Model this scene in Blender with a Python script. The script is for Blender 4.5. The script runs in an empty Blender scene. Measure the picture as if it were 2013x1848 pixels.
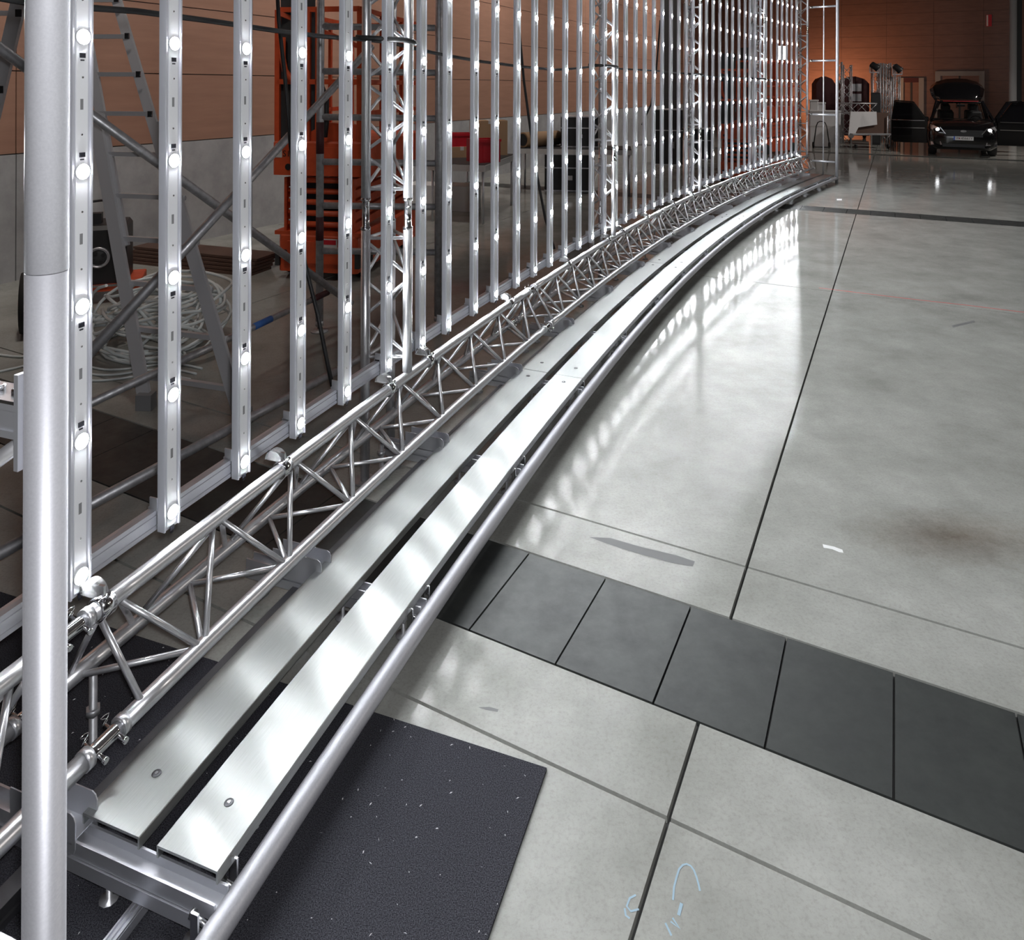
import bpy, math, random
from mathutils import Vector, Matrix
random.seed(7)
sin, cos, pi, rad = math.sin, math.cos, math.pi, math.radians
scene = bpy.context.scene
C = scene.collection

# ------------------------------------------------------------ camera
F, CXP, YH, H = 1450.0, 1006.5, 170.0, 2.098       # focal length in pixels, principal point, eye height
ROLL = 0.004
cam_d = bpy.data.cameras.new('camera'); cam = bpy.data.objects.new('camera', cam_d); C.objects.link(cam)
cam_d.sensor_fit = 'HORIZONTAL'; cam_d.sensor_width = 36.0; cam_d.lens = F / 2013.0 * 36.0
cam_d.shift_y = -(924.0 - YH) / 2013.0
cam_d.clip_start = 0.05; cam_d.clip_end = 200
cam.location = (0, 0, H); cam.rotation_euler = (pi / 2, -ROLL, 0)
scene.camera = cam

# ------------------------------------------------------------ world, exposure
world = bpy.data.worlds.new('world'); scene.world = world; world.use_nodes = True
world.node_tree.nodes['Background'].inputs[0].default_value = (0.55, 0.6, 0.7, 1)
world.node_tree.nodes['Background'].inputs[1].default_value = 0.02
vs = scene.view_settings
vs.view_transform = 'Standard'; vs.look = 'None'; vs.gamma = 1.0; vs.use_curve_mapping = False
vs.exposure = 0.14
LED_POWER = 275.0
WASH_POWER = 125.0
HALL_POWER = 260.0
FLASH_POWER = 140.0
fl_d = bpy.data.lights.new('camera_flash', 'POINT'); fl_d.energy = FLASH_POWER; fl_d.shadow_soft_size = 0.03; fl_d.color = (.97, .98, 1.0)
fl_o = bpy.data.objects.new('camera_flash', fl_d); C.objects.link(fl_o); fl_o.location = (.04, -.02, H + .09)   # the flash of the camera that took the photograph
scene.cycles.sample_clamp_indirect = 8.0
scene.cycles.adaptive_threshold = 0.025
scene.cycles.max_bounces = 5
scene.cycles.diffuse_bounces = 2
scene.cycles.glossy_bounces = 3
scene.cycles.caustics_reflective = False
scene.cycles.caustics_refractive = False

# ------------------------------------------------------------ place: pixel rays, hall axes, the arc of the wall
cr, sr = cos(ROLL), sin(ROLL)
def P(px, py, Y):
    """point on the ray through a pixel of the photograph, at depth Y"""
    x, y = px - CXP, py - YH
    u, v = cr * x + sr * y, -sr * x + cr * y
    return Vector((u / F * Y, Y, H - v / F * Y))
def G(px, py, z=0.0):
    x, y = px - CXP, py - YH
    v = -sr * x + cr * y
    return P(px, py, (H - z) * F / v)
UA = Vector((0.461, 0.887, 0)).normalized()       # along the hall
VA = Vector((UA.y, -UA.x, 0))                     # across the hall
HALL_ROT = math.atan2(-UA.x, UA.y)                # local y -> along the hall
def UV(u, v, z=0.0): return UA * u + VA * v + Vector((0, 0, z))
def uv_of(p): return p.dot(UA), p.dot(VA)
K = 1.185
ACX, ACY, AR = 40.828 * K, -13.032 * K, 44.466 * K
A0, DA = 160.504, 0.39628
PITCH = rad(DA) * AR
def ang(i): return rad(A0 - DA * i)
def arc(i, d=0.0, z=0.0):
    a = ang(i); return Vector((ACX + (AR - d) * cos(a), ACY + (AR - d) * sin(a), z))
def arc_rot(i): return ang(i) + pi
ZR, ROW, NROW = 0.64, 0.40, 12                    # lowest LED row, row pitch, rows

# ------------------------------------------------------------ mesh helpers
class MB:
    def __init__(s): s.v = []; s.f = []; s.sm = []
    def add(s, vs_, fs, smooth=False):
        o = len(s.v); s.v += [tuple(p) for p in vs_]
        for f in fs: s.f.append(tuple(i + o for i in f)); s.sm.append(smooth)
        return s
    def box(s, x0, x1, y0, y1, z0, z1, M=None):
        p = [Vector((x, y, z)) for z in (z0, z1) for y in (y0, y1) for x in (x0, x1)]
        if M is not None: p = [M @ q for q in p]
        return s.add(p, [(0, 2, 3, 1), (4, 5, 7, 6), (0, 1, 5, 4), (2, 6, 7, 3), (0, 4, 6, 2), (1, 3, 7, 5)])
    def bbox(s, x0, x1, y0, y1, z0, z1, b=0.01, M=None):
        """box with chamfered upright and top edges"""
        ring = lambda e, z: [Vector(q + (z,)) for q in ((x0 + b, y0 + e), (x1 - b, y0 + e), (x1 - e, y0 + b), (x1 - e, y1 - b), (x1 - b, y1 - e), (x0 + b, y1 - e), (x0 + e, y1 - b), (x0 + e, y0 + b))]
        p = ring(0, z0) + ring(0, z1 - b) + ring(b * .7, z1)
        if M is not None: p = [M @ q for q in p]
        f = [tuple(range(7, -1, -1)), tuple(range(16, 24))]
        for r in (0, 8):
            for k in range(8): f.append((r + k, r + (k + 1) % 8, r + 8 + (k + 1) % 8, r + 8 + k))
        return s.add(p, f)
    def beam(s, a, b, w, h, up=(0, 0, 1)):
        """rectangular bar from a to b, w sideways, h upwards"""
        a, b = Vector(a), Vector(b); t = (b - a).normalized(); sd = t.cross(Vector(up))
        if sd.length < 1e-4: sd = Vector((1, 0, 0))
        sd.normalize(); n = sd.cross(t)
        p = []
        for q in (a, b):
            for i, j in ((-1, -1), (1, -1), (1, 1), (-1, 1)): p.append(q + sd * (w / 2 * i) + n * (h / 2 * j))
        return s.add(p, [(3, 2, 1, 0), (4, 5, 6, 7), (0, 1, 5, 4), (1, 2, 6, 5), (2, 3, 7, 6), (3, 0, 4, 7)])
    def tube(s, a, b, r, n=12, r2=None, caps=True):
        return s.path([a, b], r, n, r2, caps)
    def path(s, pts, r, n=12, r2=None, caps=True):
        pts = [Vector(p) for p in pts]; m = len(pts); o = len(s.v)
        nrm = None
        for k in range(m):
            t = (pts[min(k + 1, m - 1)] - pts[max(k - 1, 0)]).normalized()
            if nrm is None:
                nrm = t.cross(Vector((0, 0, 1)))
                if nrm.length < 1e-3: nrm = t.cross(Vector((0, 1, 0)))
            nrm = (nrm - t * nrm.dot(t)).normalized(); bn = t.cross(nrm)
            rr = r if (r2 is None or m < 2) else r + (r2 - r) * k / (m - 1)
            for j in range(n):
                a = 2 * pi * j / n; s.v.append(tuple(pts[k] + nrm * (rr * cos(a)) + bn * (rr * sin(a))))
        for k in range(m - 1):
            for j in range(n):
                q = (j + 1) % n
                s.f.append((o + k * n + j, o + k * n + q, o + (k + 1) * n + q, o + (k + 1) * n + j)); s.sm.append(True)
        if caps:
            s.f.append(tuple(o + j for j in range(n - 1, -1, -1))); s.sm.append(False)
            s.f.append(tuple(o + (m - 1) * n + j for j in range(n))); s.sm.append(False)
        return s
    def lathe(s, prof, n=16, M=None, smooth=True):
        """profile [(r, z)] turned round the z axis"""
        o = len(s.v); M = M or Matrix()
        for r, z in prof:
            for j in range(n):
                a = 2 * pi * j / n; s.v.append(tuple(M @ Vector((r * cos(a), r * sin(a), z))))
        for k in range(len(prof) - 1):
            for j in range(n):
                q = (j + 1) % n
                s.f.append((o + k * n + j, o + k * n + q, o + (k + 1) * n + q, o + (k + 1) * n + j)); s.sm.append(smooth)
        s.f.append(tuple(o + j for j in range(n - 1, -1, -1))); s.sm.append(False)
        s.f.append(tuple(o + (len(prof) - 1) * n + j for j in range(n))); s.sm.append(False)
        return s
    def prism(s, poly, z0, z1, M=None):
        """polygon (x, y) pushed from z0 to z1"""
        n = len(poly); M = M or Matrix()
        p = [M @ Vector((x, y, z0)) for x, y in poly] + [M @ Vector((x, y, z1)) for x, y in poly]
        f = [tuple(range(n - 1, -1, -1)), tuple(range(n, 2 * n))]
        for k in range(n): f.append((k, (k + 1) % n, n + (k + 1) % n, n + k))
        return s.add(p, f)
    def sweep(s, prof, i0, i1, step=0.5):
        """profile [(d, z)] swept along the arc of the wall"""
        m = max(2, int(math.ceil((i1 - i0) / step)) + 1); n = len(prof); o = len(s.v)
        for k in range(m):
            i = i0 + (i1 - i0) * k / (m - 1)
            for d, z in prof: s.v.append(tuple(arc(i, d, z)))
        for k in range(m - 1):
            for j in range(n):
                q = (j + 1) % n
                s.f.append((o + k * n + j, o + k * n + q, o + (k + 1) * n + q, o + (k + 1) * n + j)); s.sm.append(False)
        s.f.append(tuple(o + j for j in range(n - 1, -1, -1))); s.sm.append(False)
        s.f.append(tuple(o + (m - 1) * n + j for j in range(n))); s.sm.append(False)
        return s
    def mesh(s, name, mat):
        me = bpy.data.meshes.new(name); me.from_pydata(s.v, [], s.f); me.update()
        me.polygons.foreach_set('use_smooth', s.sm)
        if mat: me.materials.append(mat)
        return me
    def build(s, name, mat, parent=None):
        return link(name, s.mesh(name, mat), parent)
def link(name, me, parent=None, loc=None, rz=None):
    o = bpy.data.objects.new(name, me); C.objects.link(o)
    if parent is not None: o.parent = parent
    if loc is not None: o.location = loc
    if rz is not None: o.rotation_euler = (0, 0, rz)
    return o
def empty(name, loc=(0, 0, 0), rz=0.0):
    o = link(name, None, None, loc, rz); o.empty_display_size = 0.1; return o
def tag(o, label=None, cat=None, group=None, kind=None):
    if label: o['label'] = label
    if cat: o['category'] = cat
    if group: o['group'] = group
    if kind: o['kind'] = kind
    return o
def thing(name, label, cat, loc=(0, 0, 0), rz=0.0, group=None):
    return tag(empty(name, loc, rz), label, cat, group)
def text_mesh(name, txt, size, mat, extrude=0.0005):
    cu = bpy.data.curves.new(name, 'FONT'); cu.body = txt; cu.size = size; cu.extrude = extrude
    cu.align_x = 'CENTER'; cu.align_y = 'CENTER'; cu.resolution_u = 3
    ob = bpy.data.objects.new(name, cu); C.objects.link(ob)
    bpy.context.view_layer.update()
    me = bpy.data.meshes.new_from_object(ob.evaluated_get(bpy.context.evaluated_depsgraph_get()))
    bpy.data.objects.remove(ob); me.name = name; me.materials.clear(); me.materials.append(mat)
    return me
ONES = ['', 'first', 'second', 'third', 'fourth', 'fifth', 'sixth', 'seventh', 'eighth', 'ninth', 'tenth', 'eleventh', 'twelfth', 'thirteenth', 'fourteenth', 'fifteenth', 'sixteenth', 'seventeenth', 'eighteenth', 'nineteenth']
TENS = {20: ('twentieth', 'twenty'), 30: ('thirtieth', 'thirty'), 40: ('fortieth', 'forty'), 50: ('fiftieth', 'fifty')}
def nth(n):
    if n < 20: return ONES[n]
    t, r = n - n % 10, n % 10
    return TENS[t][0] if r == 0 else TENS[t][1] + '-' + ONES[r]

# ------------------------------------------------------------ materials
def mat(name, col=(.5, .5, .5), rough=.5, metal=0.0, spec=.5, aniso=0.0, coat=0.0, trans=0.0, emit=None, estr=0.0, alpha=1.0):
    m = bpy.data.materials.new(name); m.use_nodes = True
    b = m.node_tree.nodes['Principled BSDF']
    b.inputs['Base Color'].default_value = tuple(col) + (1,)
    b.inputs['Roughness'].default_value = rough; b.inputs['Metallic'].default_value = metal
    b.inputs['Specular IOR Level'].default_value = spec
    b.inputs['Anisotropic'].default_value = aniso
    b.inputs['Coat Weight'].default_value = coat
    b.inputs['Transmission Weight'].default_value = trans; b.inputs['Alpha'].default_value = alpha
    if emit:
        b.inputs['Emission Color'].default_value = tuple(emit) + (1,); b.inputs['Emission Strength'].default_value = estr
    return m
def N(m, t, **kw):
    n = m.node_tree.nodes.new(t)
    for k, v in kw.items():
        if k in n.inputs: n.inputs[k].default_value = v
        else: setattr(n, k, v)
    return n
def L(m, a, b): m.node_tree.links.new(a, b)
def bs(m): return m.node_tree.nodes['Principled BSDF']
def noise_col(m, c0, c1, scale=5, detail=6, rough=.6, stretch=None, coord='Object', lo=.3, hi=.7, bump=0.0, rr=None):
    """two-tone noise in the base colour, optional bump and roughness range"""
    tc = N(m, 'ShaderNodeTexCoord')
    src = tc.outputs[coord] if coord != 'World' else N(m, 'ShaderNodeNewGeometry').outputs['Position']
    if stretch:
        mp = N(m, 'ShaderNodeMapping'); mp.inputs['Scale'].default_value = stretch; L(m, src, mp.inputs['Vector']); src = mp.outputs[0]
    nz = N(m, 'ShaderNodeTexNoise', Scale=scale, Detail=detail, Roughness=rough); L(m, src, nz.inputs['Vector'])
    cr_ = N(m, 'ShaderNodeValToRGB'); cr_.color_ramp.elements[0].position = lo; cr_.color_ramp.elements[1].position = hi
    cr_.color_ramp.elements[0].color = tuple(c0) + (1,); cr_.color_ramp.elements[1].color = tuple(c1) + (1,)
    L(m, nz.outputs['Fac'], cr_.inputs[0]); L(m, cr_.outputs[0], bs(m).inputs['Base Color'])
    if bump:
        bp = N(m, 'ShaderNodeBump', Strength=bump, Distance=.01); L(m, nz.outputs['Fac'], bp.inputs['Height']); L(m, bp.outputs[0], bs(m).inputs['Normal'])
    if rr:
        mr = N(m, 'ShaderNodeMapRange'); mr.inputs['From Min'].default_value = lo; mr.inputs['From Max'].default_value = hi
        mr.inputs['To Min'].default_value = rr[0]; mr.inputs['To Max'].default_value = rr[1]
        L(m, nz.outputs['Fac'], mr.inputs['Value']); L(m, mr.outputs[0], bs(m).inputs['Roughness'])
    return nz, cr_, src

M = {}
M['alu'] = mat('aluminium_tube', (.80, .80, .83), .30, .85)
noise_col(M['alu'], (.80, .80, .83), (.88, .88, .91), 40, 3, rr=(.34, .28))
M['alu_profile'] = mat('aluminium_profile', (.74, .75, .80), .42, .8)
M['alu_satin'] = mat('satin_anodised_aluminium', (.70, .70, .74), .42, .45)
noise_col(M['alu_satin'], (.52, .52, .56), (.58, .58, .62), 220, 3, rr=(.48, .42))
M['ladder'] = mat('ladder_aluminium', (.60, .60, .63), .42, .25)
M['coupler'] = mat('polished_coupler', (.86, .86, .88), .12, 1.0)
M['steel'] = mat('bolt_steel', (.66, .66, .68), .25, 1.0)
M['galv'] = mat('galvanised_steel', (.4, .4, .41), .45, .7)
noise_col(M['galv'], (.42, .42, .44), (.62, .62, .65), 22, 6, rr=(.52, .36))
M['dark_alu'] = mat('dark_profile', (.16, .16, .17), .4, .9)
M['strip'] = mat('led_housing', (.66, .67, .73), .45, 0.45)
M['pcb'] = mat('white_circuit_board', (.86, .87, .90), .45)
M['chip'] = mat('black_connector', (.02, .02, .03), .4)
M['led'] = mat('led_lens', (1, 1, 1), .3, emit=(.93, .97, 1.0), estr=LED_POWER)
M['brushed'] = mat('brushed_aluminium_plank', (.78, .80, .80), .33, .90, aniso=1.0)
noise_col(M['brushed'], (.47, .49, .48), (.58, .60, .59), 900, 3, stretch=(1, .012, 1), coord='UV')
bs(M['brushed']).inputs['Anisotropic Rotation'].default_value = 0.0
tg = N(M['brushed'], 'ShaderNodeTangent', direction_type='UV_MAP'); L(M['brushed'], tg.outputs[0], bs(M['brushed']).inputs['Tangent'])

# polished concrete floor: colour by world position, stains with a shape of their own
m = M['concrete'] = mat('polished_concrete', (.3, .3, .29), .07, spec=.19)
nz, ramp, src = noise_col(m, (.285, .285, .266), (.425, .427, .400), 1.6, 12, .72, coord='World', lo=.34, hi=.66, rr=(.075, .045))
sp = N(m, 'ShaderNodeTexNoise', Scale=75, Detail=5, Roughness=.75); L(m, src, sp.inputs['Vector'])
spr = N(m, 'ShaderNodeValToRGB'); spr.color_ramp.elements[0].position = .30; spr.color_ramp.elements[1].position = .52
spr.color_ramp.elements[0].color = (.78, .77, .75, 1); spr.color_ramp.elements[1].color = (1, 1, 1, 1); L(m, sp.outputs['Fac'], spr.inputs[0])
mx = N(m, 'ShaderNodeMix', data_type='RGBA', blend_type='MULTIPLY'); mx.inputs['Factor'].default_value = .8
L(m, ramp.outputs[0], mx.inputs[6]); L(m, spr.outputs[0], mx.inputs[7])
sc_ = G(1880, 1055)                                   # brown stain near the right edge
vm = N(m, 'ShaderNodeVectorMath', operation='SUBTRACT'); vm.inputs[1].default_value = tuple(sc_); L(m, src, vm.inputs[0])
mp = N(m, 'ShaderNodeMapping'); mp.inputs['Scale'].default_value = (1.5, 3.2, 1); mp.inputs['Rotation'].default_value = (0, 0, .3); L(m, vm.outputs[0], mp.inputs[0])
ln = N(m, 'ShaderNodeVectorMath', operation='LENGTH'); L(m, mp.outputs[0], ln.inputs[0])
ad = N(m, 'ShaderNodeMath', operation='ADD'); L(m, ln.outputs['Value'], ad.inputs[0])
s2 = N(m, 'ShaderNodeTexNoise', Scale=16, Detail=10, Roughness=.85); L(m, src, s2.inputs['Vector']); L(m, s2.outputs['Fac'], ad.inputs[1])
st = N(m, 'ShaderNodeMapRange'); st.inputs['From Min'].default_value = 1.35; st.inputs['From Max'].default_value = .45; L(m, ad.outputs[0], st.inputs['Value'])
mx2 = N(m, 'ShaderNodeMix', data_type='RGBA', blend_type='MULTIPLY'); L(m, st.outputs[0], mx2.inputs[0]); L(m, mx.outputs[2], mx2.inputs[6]); mx2.inputs[7].default_value = (.52, .45, .40, 1)
L(m, mx2.outputs[2], bs(m).inputs['Base Color'])
bp = N(m, 'ShaderNodeBump', Strength=.04, Distance=.004); L(m, sp.outputs['Fac'], bp.inputs['Height']); L(m, bp.outputs[0], bs(m).inputs['Normal'])
M['joint'] = mat('joint_fill', (.06, .06, .06), .8)
M['tile'] = mat('dark_stone_tile', (.05, .05, .05), .45)
noise_col(M['tile'], (.026, .028, .028), (.054, .058, .055), 6, 9, .7, coord='World', bump=.05, rr=(.5, .34))
m = M['carpet'] = mat('charcoal_carpet', (.02, .02, .025), .95, spec=.1)
nz, ramp, src = noise_col(m, (.012, .012, .016), (.115, .115, .135), 330, 3, .7, coord='World', lo=.36, hi=.68, bump=.6)
M['fluff'] = mat('white_fluff', (.7, .7, .72), .8)
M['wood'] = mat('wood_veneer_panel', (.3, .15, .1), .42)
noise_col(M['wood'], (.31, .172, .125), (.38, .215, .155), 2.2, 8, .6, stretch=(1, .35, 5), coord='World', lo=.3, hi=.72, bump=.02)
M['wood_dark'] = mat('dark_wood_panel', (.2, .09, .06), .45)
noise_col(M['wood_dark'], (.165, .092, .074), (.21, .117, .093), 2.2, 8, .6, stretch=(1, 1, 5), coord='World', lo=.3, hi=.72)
M['plinth'] = mat('concrete_plinth', (.35, .35, .36), .8)
noise_col(M['plinth'], (.28, .28, .29), (.42, .42, .43), 2.5, 8, .65, coord='World', bump=.05)
M['hall'] = mat('dark_hall_paint', (.12, .11, .11), .8)
M['orange'] = mat('orange_paint', (.80, .13, .035), .42)
noise_col(M['orange'], (.54, .072, .022), (.66, .095, .03), 8, 6, rr=(.5, .36))
M['black'] = mat('black_plastic', (.015, .015, .017), .45)
M['rubber'] = mat('black_rubber', (.02, .02, .02), .75)
M['darkgrey'] = mat('dark_grey_panel', (.035, .037, .04), .6)
M['cable'] = mat('black_cable', (.012, .012, .013), .5)
M['hose'] = mat('translucent_hose', (.74, .79, .80), .22, spec=.7)
M['red'] = mat('red_plastic', (.55, .015, .03), .4)
M['red_light_paint'] = mat('red_light_paint', (.75, .05, .06), .6)  # red light put into the colour, for the floor line and roof edge
M['blue_tape'] = mat('blue_tape', (.05, .16, .5), .5)
M['card'] = mat('cardboard', (.42, .27, .16), .8)
M['white'] = mat('white_plastic', (.72, .72, .74), .5)
M['grey'] = mat('grey_paint', (.25, .25, .26), .5)
M['carpaint'] = mat('black_car_paint', (.004, .004, .005), .12, coat=.6)
M['carglass'] = mat('car_glass', (.9, .92, .92), .02, trans=1.0); bs(M['carglass']).inputs['IOR'].default_value = 1.02
M['tint'] = mat('dark_tinted_glass', (.008, .008, .01), .05)
M['chrome'] = mat('chrome', (.85, .85, .87), .08, 1.0)
M['headlamp'] = mat('headlamp_reflector', (.8, .8, .85), .15, 1.0)
M['glint'] = mat('glint_glow', (1, 1, 1), .3, emit=(.95, .97, 1), estr=6.0)  # glow stands in for light reflected by the headlamps
M['plate'] = mat('number_plate', (.8, .8, .8), .4)
M['plate_blue'] = mat('plate_blue', (.02, .1, .5), .4)
M['ink'] = mat('black_ink', (.01, .01, .01), .6)
M['maroon'] = mat('maroon_cover', (.06, .012, .015), .6)
M['brown'] = mat('brown_board', (.10, .055, .04), .6)
M['chalk'] = mat('blue_chalk', (.33, .45, .54), .9)
M['chip_white'] = mat('white_paint_chip', (.8, .8, .8), .8)
M['scuff'] = mat('grey_scuff', (.16, .16, .16), .6)
M['lamp'] = mat('lamp_diffuser', (1, 1, 1), .4, emit=(1, .98, .95), estr=8.0)
M['warm'] = mat('warm_lamp', (1, 1, 1), .4, emit=(1, .45, .18), estr=20.0)
M['label'] = mat('pale_label', (.6, .6, .6), .6)
M['clear'] = mat('clear_plastic', (.9, .9, .92), .12, trans=.75); bs(M['clear']).inputs['IOR'].default_value = 1.25

# ------------------------------------------------------------ floor
floor = tag(MB().add([UV(-8, -9, -.02), UV(38, -9, -.02), UV(38, 34, -.02), UV(-8, 34, -.02)], [(3, 2, 1, 0)]).build('floor', M['joint']), 'polished grey concrete slab floor with dark tile bands', None, None, 'structure')
JV = [-.57 + 4.92 * k for k in range(-2, 8)]
JV[0] = -8.6
SEG = [(-7.5, -2.833), (-2.833, 2.087), (2.087, 2.453), (2.986, 3.34), (3.34, 8.26), (8.26, 13.18), (13.18, 13.50), (14.04, 14.40), (14.40, 19.3), (19.3, 24.2), (24.2, 25.6), (26.1, 31.3), (31.3, 37.2)]
def slab(u0, u1, v0, v1, m, name, g=.0045, top=0.0):
    p = [UV(u, v, z) for z in (-.019, top) for u, v in ((u0 + g, v0 + g), (u1 - g, v0 + g), (u1 - g, v1 - g), (u0 + g, v1 - g))]
    p[4:] = [UV(u, v, top) for u, v in ((u0 + g * 1.4, v0 + g * 1.4), (u1 - g * 1.4, v0 + g * 1.4), (u1 - g * 1.4, v1 - g * 1.4), (u0 + g * 1.4, v1 - g * 1.4))]
    return MB().add(p, [(0, 1, 2, 3), (7, 6, 5, 4), (4, 5, 1, 0), (5, 6, 2, 1), (6, 7, 3, 2), (7, 4, 0, 3)]).build(name, m, floor)
for u0, u1 in SEG:
    for a, b in zip(JV[:-1], JV[1:]): slab(u0, u1, a, b, M['concrete'], 'floor_slab')
for (u0, u1, v0, v1) in ((2.453, 2.986, -8.4, 3.2), (13.50, 14.04, -3, 9), (25.6, 26.1, -2, 14)):
    k0, k1 = int(v0 / .364), int(v1 / .364)
    for k in range(k0, k1): slab(u0, u1, .003 + .364 * k, .003 + .364 * (k + 1), M['tile'], 'floor_tile', .0025, random.uniform(-.0012, 0))
    for a, b in ((-8.6, .003 + .364 * k0), (.003 + .364 * k1, 34)):
        slab(u0, u1, a, b, M['tile'], 'tile_band')
def decal(name, pts, m, z=.0008):
    q = [G(*p) for p in pts]; MB().add([(p.x, p.y, z) for p in q], [tuple(range(len(q)))]).build(name, m, floor)
def stroke(name, pts, w, m, z=.0008):
    q = [G(*p) for p in pts]; b = MB(); vv = []
    for k, p in enumerate(q):
        t = (q[min(k + 1, len(q) - 1)] - q[max(k - 1, 0)]).normalized(); n = Vector((-t.y, t.x, 0)) * w / 2
        vv += [(p.x + n.x, p.y + n.y, z), (p.x - n.x, p.y - n.y, z)]
    b.add(vv, [(2 * k, 2 * k + 1, 2 * k + 3, 2 * k + 2) for k in range(len(q) - 1)]).build(name, m, floor)
decal('scuff_mark', [(1158, 1056), (1200, 1058), (1262, 1076), (1330, 1092), (1366, 1104), (1362, 1114), (1320, 1107), (1240, 1084), (1190, 1068)], M['scuff'])
decal('scuff_mark', [(940, 1391), (962, 1390), (980, 1395), (978, 1400), (955, 1396)], M['scuff'])
decal('scuff_mark', [(1870, 640), (1915, 630), (1917, 633), (1874, 644)], M['scuff'])
decal('paint_chip', [(1617, 1070), (1640, 1075), (1656, 1081), (1658, 1087), (1650, 1086), (1636, 1080), (1619, 1077)], M['chip_white'])
decal('paint_chip', [(1645, 391), (1655, 391), (1655, 394), (1645, 394)], M['chip_white'])
stroke('chalk_mark', [(1323, 1770), (1325, 1745), (1330, 1725), (1335, 1709), (1342, 1701), (1350, 1699), (1358, 1703), (1364, 1711), (1369, 1724), (1373, 1738), (1376, 1752)], .005, M['chalk'])
stroke('chalk_mark', [(1250, 1760), (1238, 1766), (1232, 1782), (1240, 1792), (1256, 1788)], .005, M['chalk'])
stroke('chalk_mark', [(1238, 1806), (1230, 1800), (1228, 1786)], .005, M['chalk'])
stroke('chalk_mark', [(1340, 1776), (1334, 1800)], .008, M['chalk'])
stroke('chalk_mark', [(1322, 1805), (1336, 1826), (1318, 1812)], .005, M['chalk'])
stroke('chalk_mark', [(1308, 1815), (1320, 1840)], .005, M['chalk'])
stroke('laser_line', [(1610, 566), (1700, 577), (1800, 589), (1900, 600), (2013, 614), (2120, 628)], .012, M['red_light_paint'])  # laser light on the floor, painted as a red stroke

cq = [(1075, 1515), (735, 1405)]
ca, cb = G(*cq[0]), G(*cq[1]); cdir = (cb - ca).normalized(); cdn = (G(960, 1848) - ca).normalized()
CT = [ca, ca + cdir * 2.6, ca + cdir * 2.6 + cdn * 2.2, ca + cdn * 2.2]
carpet = thing('carpet_mat', 'charcoal carpet mat with loose white fluff under the walkway end', 'carpet')
MB().add([(p.x, p.y, z) for z in (.0005, .009) for p in CT], [(0, 1, 2, 3), (7, 6, 5, 4), (0, 4, 5, 1), (1, 5, 6, 2), (2, 6, 7, 3), (3, 7, 4, 0)]).build('pile', M['carpet'], carpet)
fb_ = MB()
for k in range(260):
    a, b = random.random() * .95, random.random() * .95
    p = ca + cdir * (a * 2.0) + cdn * (b * 1.2); l, w, t = random.uniform(.0015, .006), random.uniform(.0006, .0016), random.random() * pi
    dx, dy = cos(t) * l, sin(t) * l; ex, ey = -sin(t) * w, cos(t) * w
    fb_.add([(p.x + dx, p.y + dy, .0095), (p.x + ex, p.y + ey, .011), (p.x - dx, p.y - dy, .0095), (p.x - ex, p.y - ey, .0095)], [(0, 1, 2), (0, 2, 3)])
tag(fb_.build('fluff', M['fluff'], carpet), kind='stuff')

# ------------------------------------------------------------ hall walls
VL, UB = -8.33, 37.3
def plate(u0, u1, v0, v1, z0, z1):
    b = MB(); p = [UV(u, v, z) for z in (z0, z1) for u, v in ((u0, v0), (u1, v0), (u1, v1), (u0, v1))]
    return b.add(p, [(0, 1, 2, 3), (7, 6, 5, 4), (0, 4, 5, 1), (1, 5, 6, 2), (2, 6, 7, 3), (3, 7, 4, 0)])
wl = tag(plate(-7.5, UB, VL - .3, VL - .03, 0, 10).build('wall_left', M['joint']), 'wood panelled wall above a concrete plinth', None, None, 'structure')
u = 4.55 - 3.26 * 3
while u < UB:
    plate(u + .006, min(u + 3.254, UB), VL - .03, VL, 0, 1.350).build('plinth_block', M['plinth'], wl)
    for k in range(9):
        z = 1.356 + .887 * k; plate(u + .006, min(u + 3.254, UB), VL - .03, VL - .006, z + .006, z + .881).build('panel', M['wood'], wl)
    u += 3.26
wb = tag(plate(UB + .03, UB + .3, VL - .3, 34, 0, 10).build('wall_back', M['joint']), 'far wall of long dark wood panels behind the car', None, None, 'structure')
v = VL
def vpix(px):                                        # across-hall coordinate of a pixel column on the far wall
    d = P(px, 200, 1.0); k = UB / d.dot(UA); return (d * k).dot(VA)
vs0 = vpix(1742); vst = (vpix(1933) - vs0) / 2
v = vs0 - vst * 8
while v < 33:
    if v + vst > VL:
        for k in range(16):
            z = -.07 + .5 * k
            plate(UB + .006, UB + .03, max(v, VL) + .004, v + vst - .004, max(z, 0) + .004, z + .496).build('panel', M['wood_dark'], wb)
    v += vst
tag(plate(-7.8, -7.5, VL, 34, 0, 10).build('wall_front', M['hall']), 'dark hall wall behind the viewer', None, None, 'structure')
tag(plate(-7.5, UB, 34, 34.3, 0, 10).build('wall_right', M['hall']), 'dark hall wall far to the right', None, None, 'structure')
tag(plate(-7.8, UB + .3, VL - .3, 34.3, 10, 10.2).build('ceiling', M['hall']), 'dark hall ceiling high above', None, None, 'structure')

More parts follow.
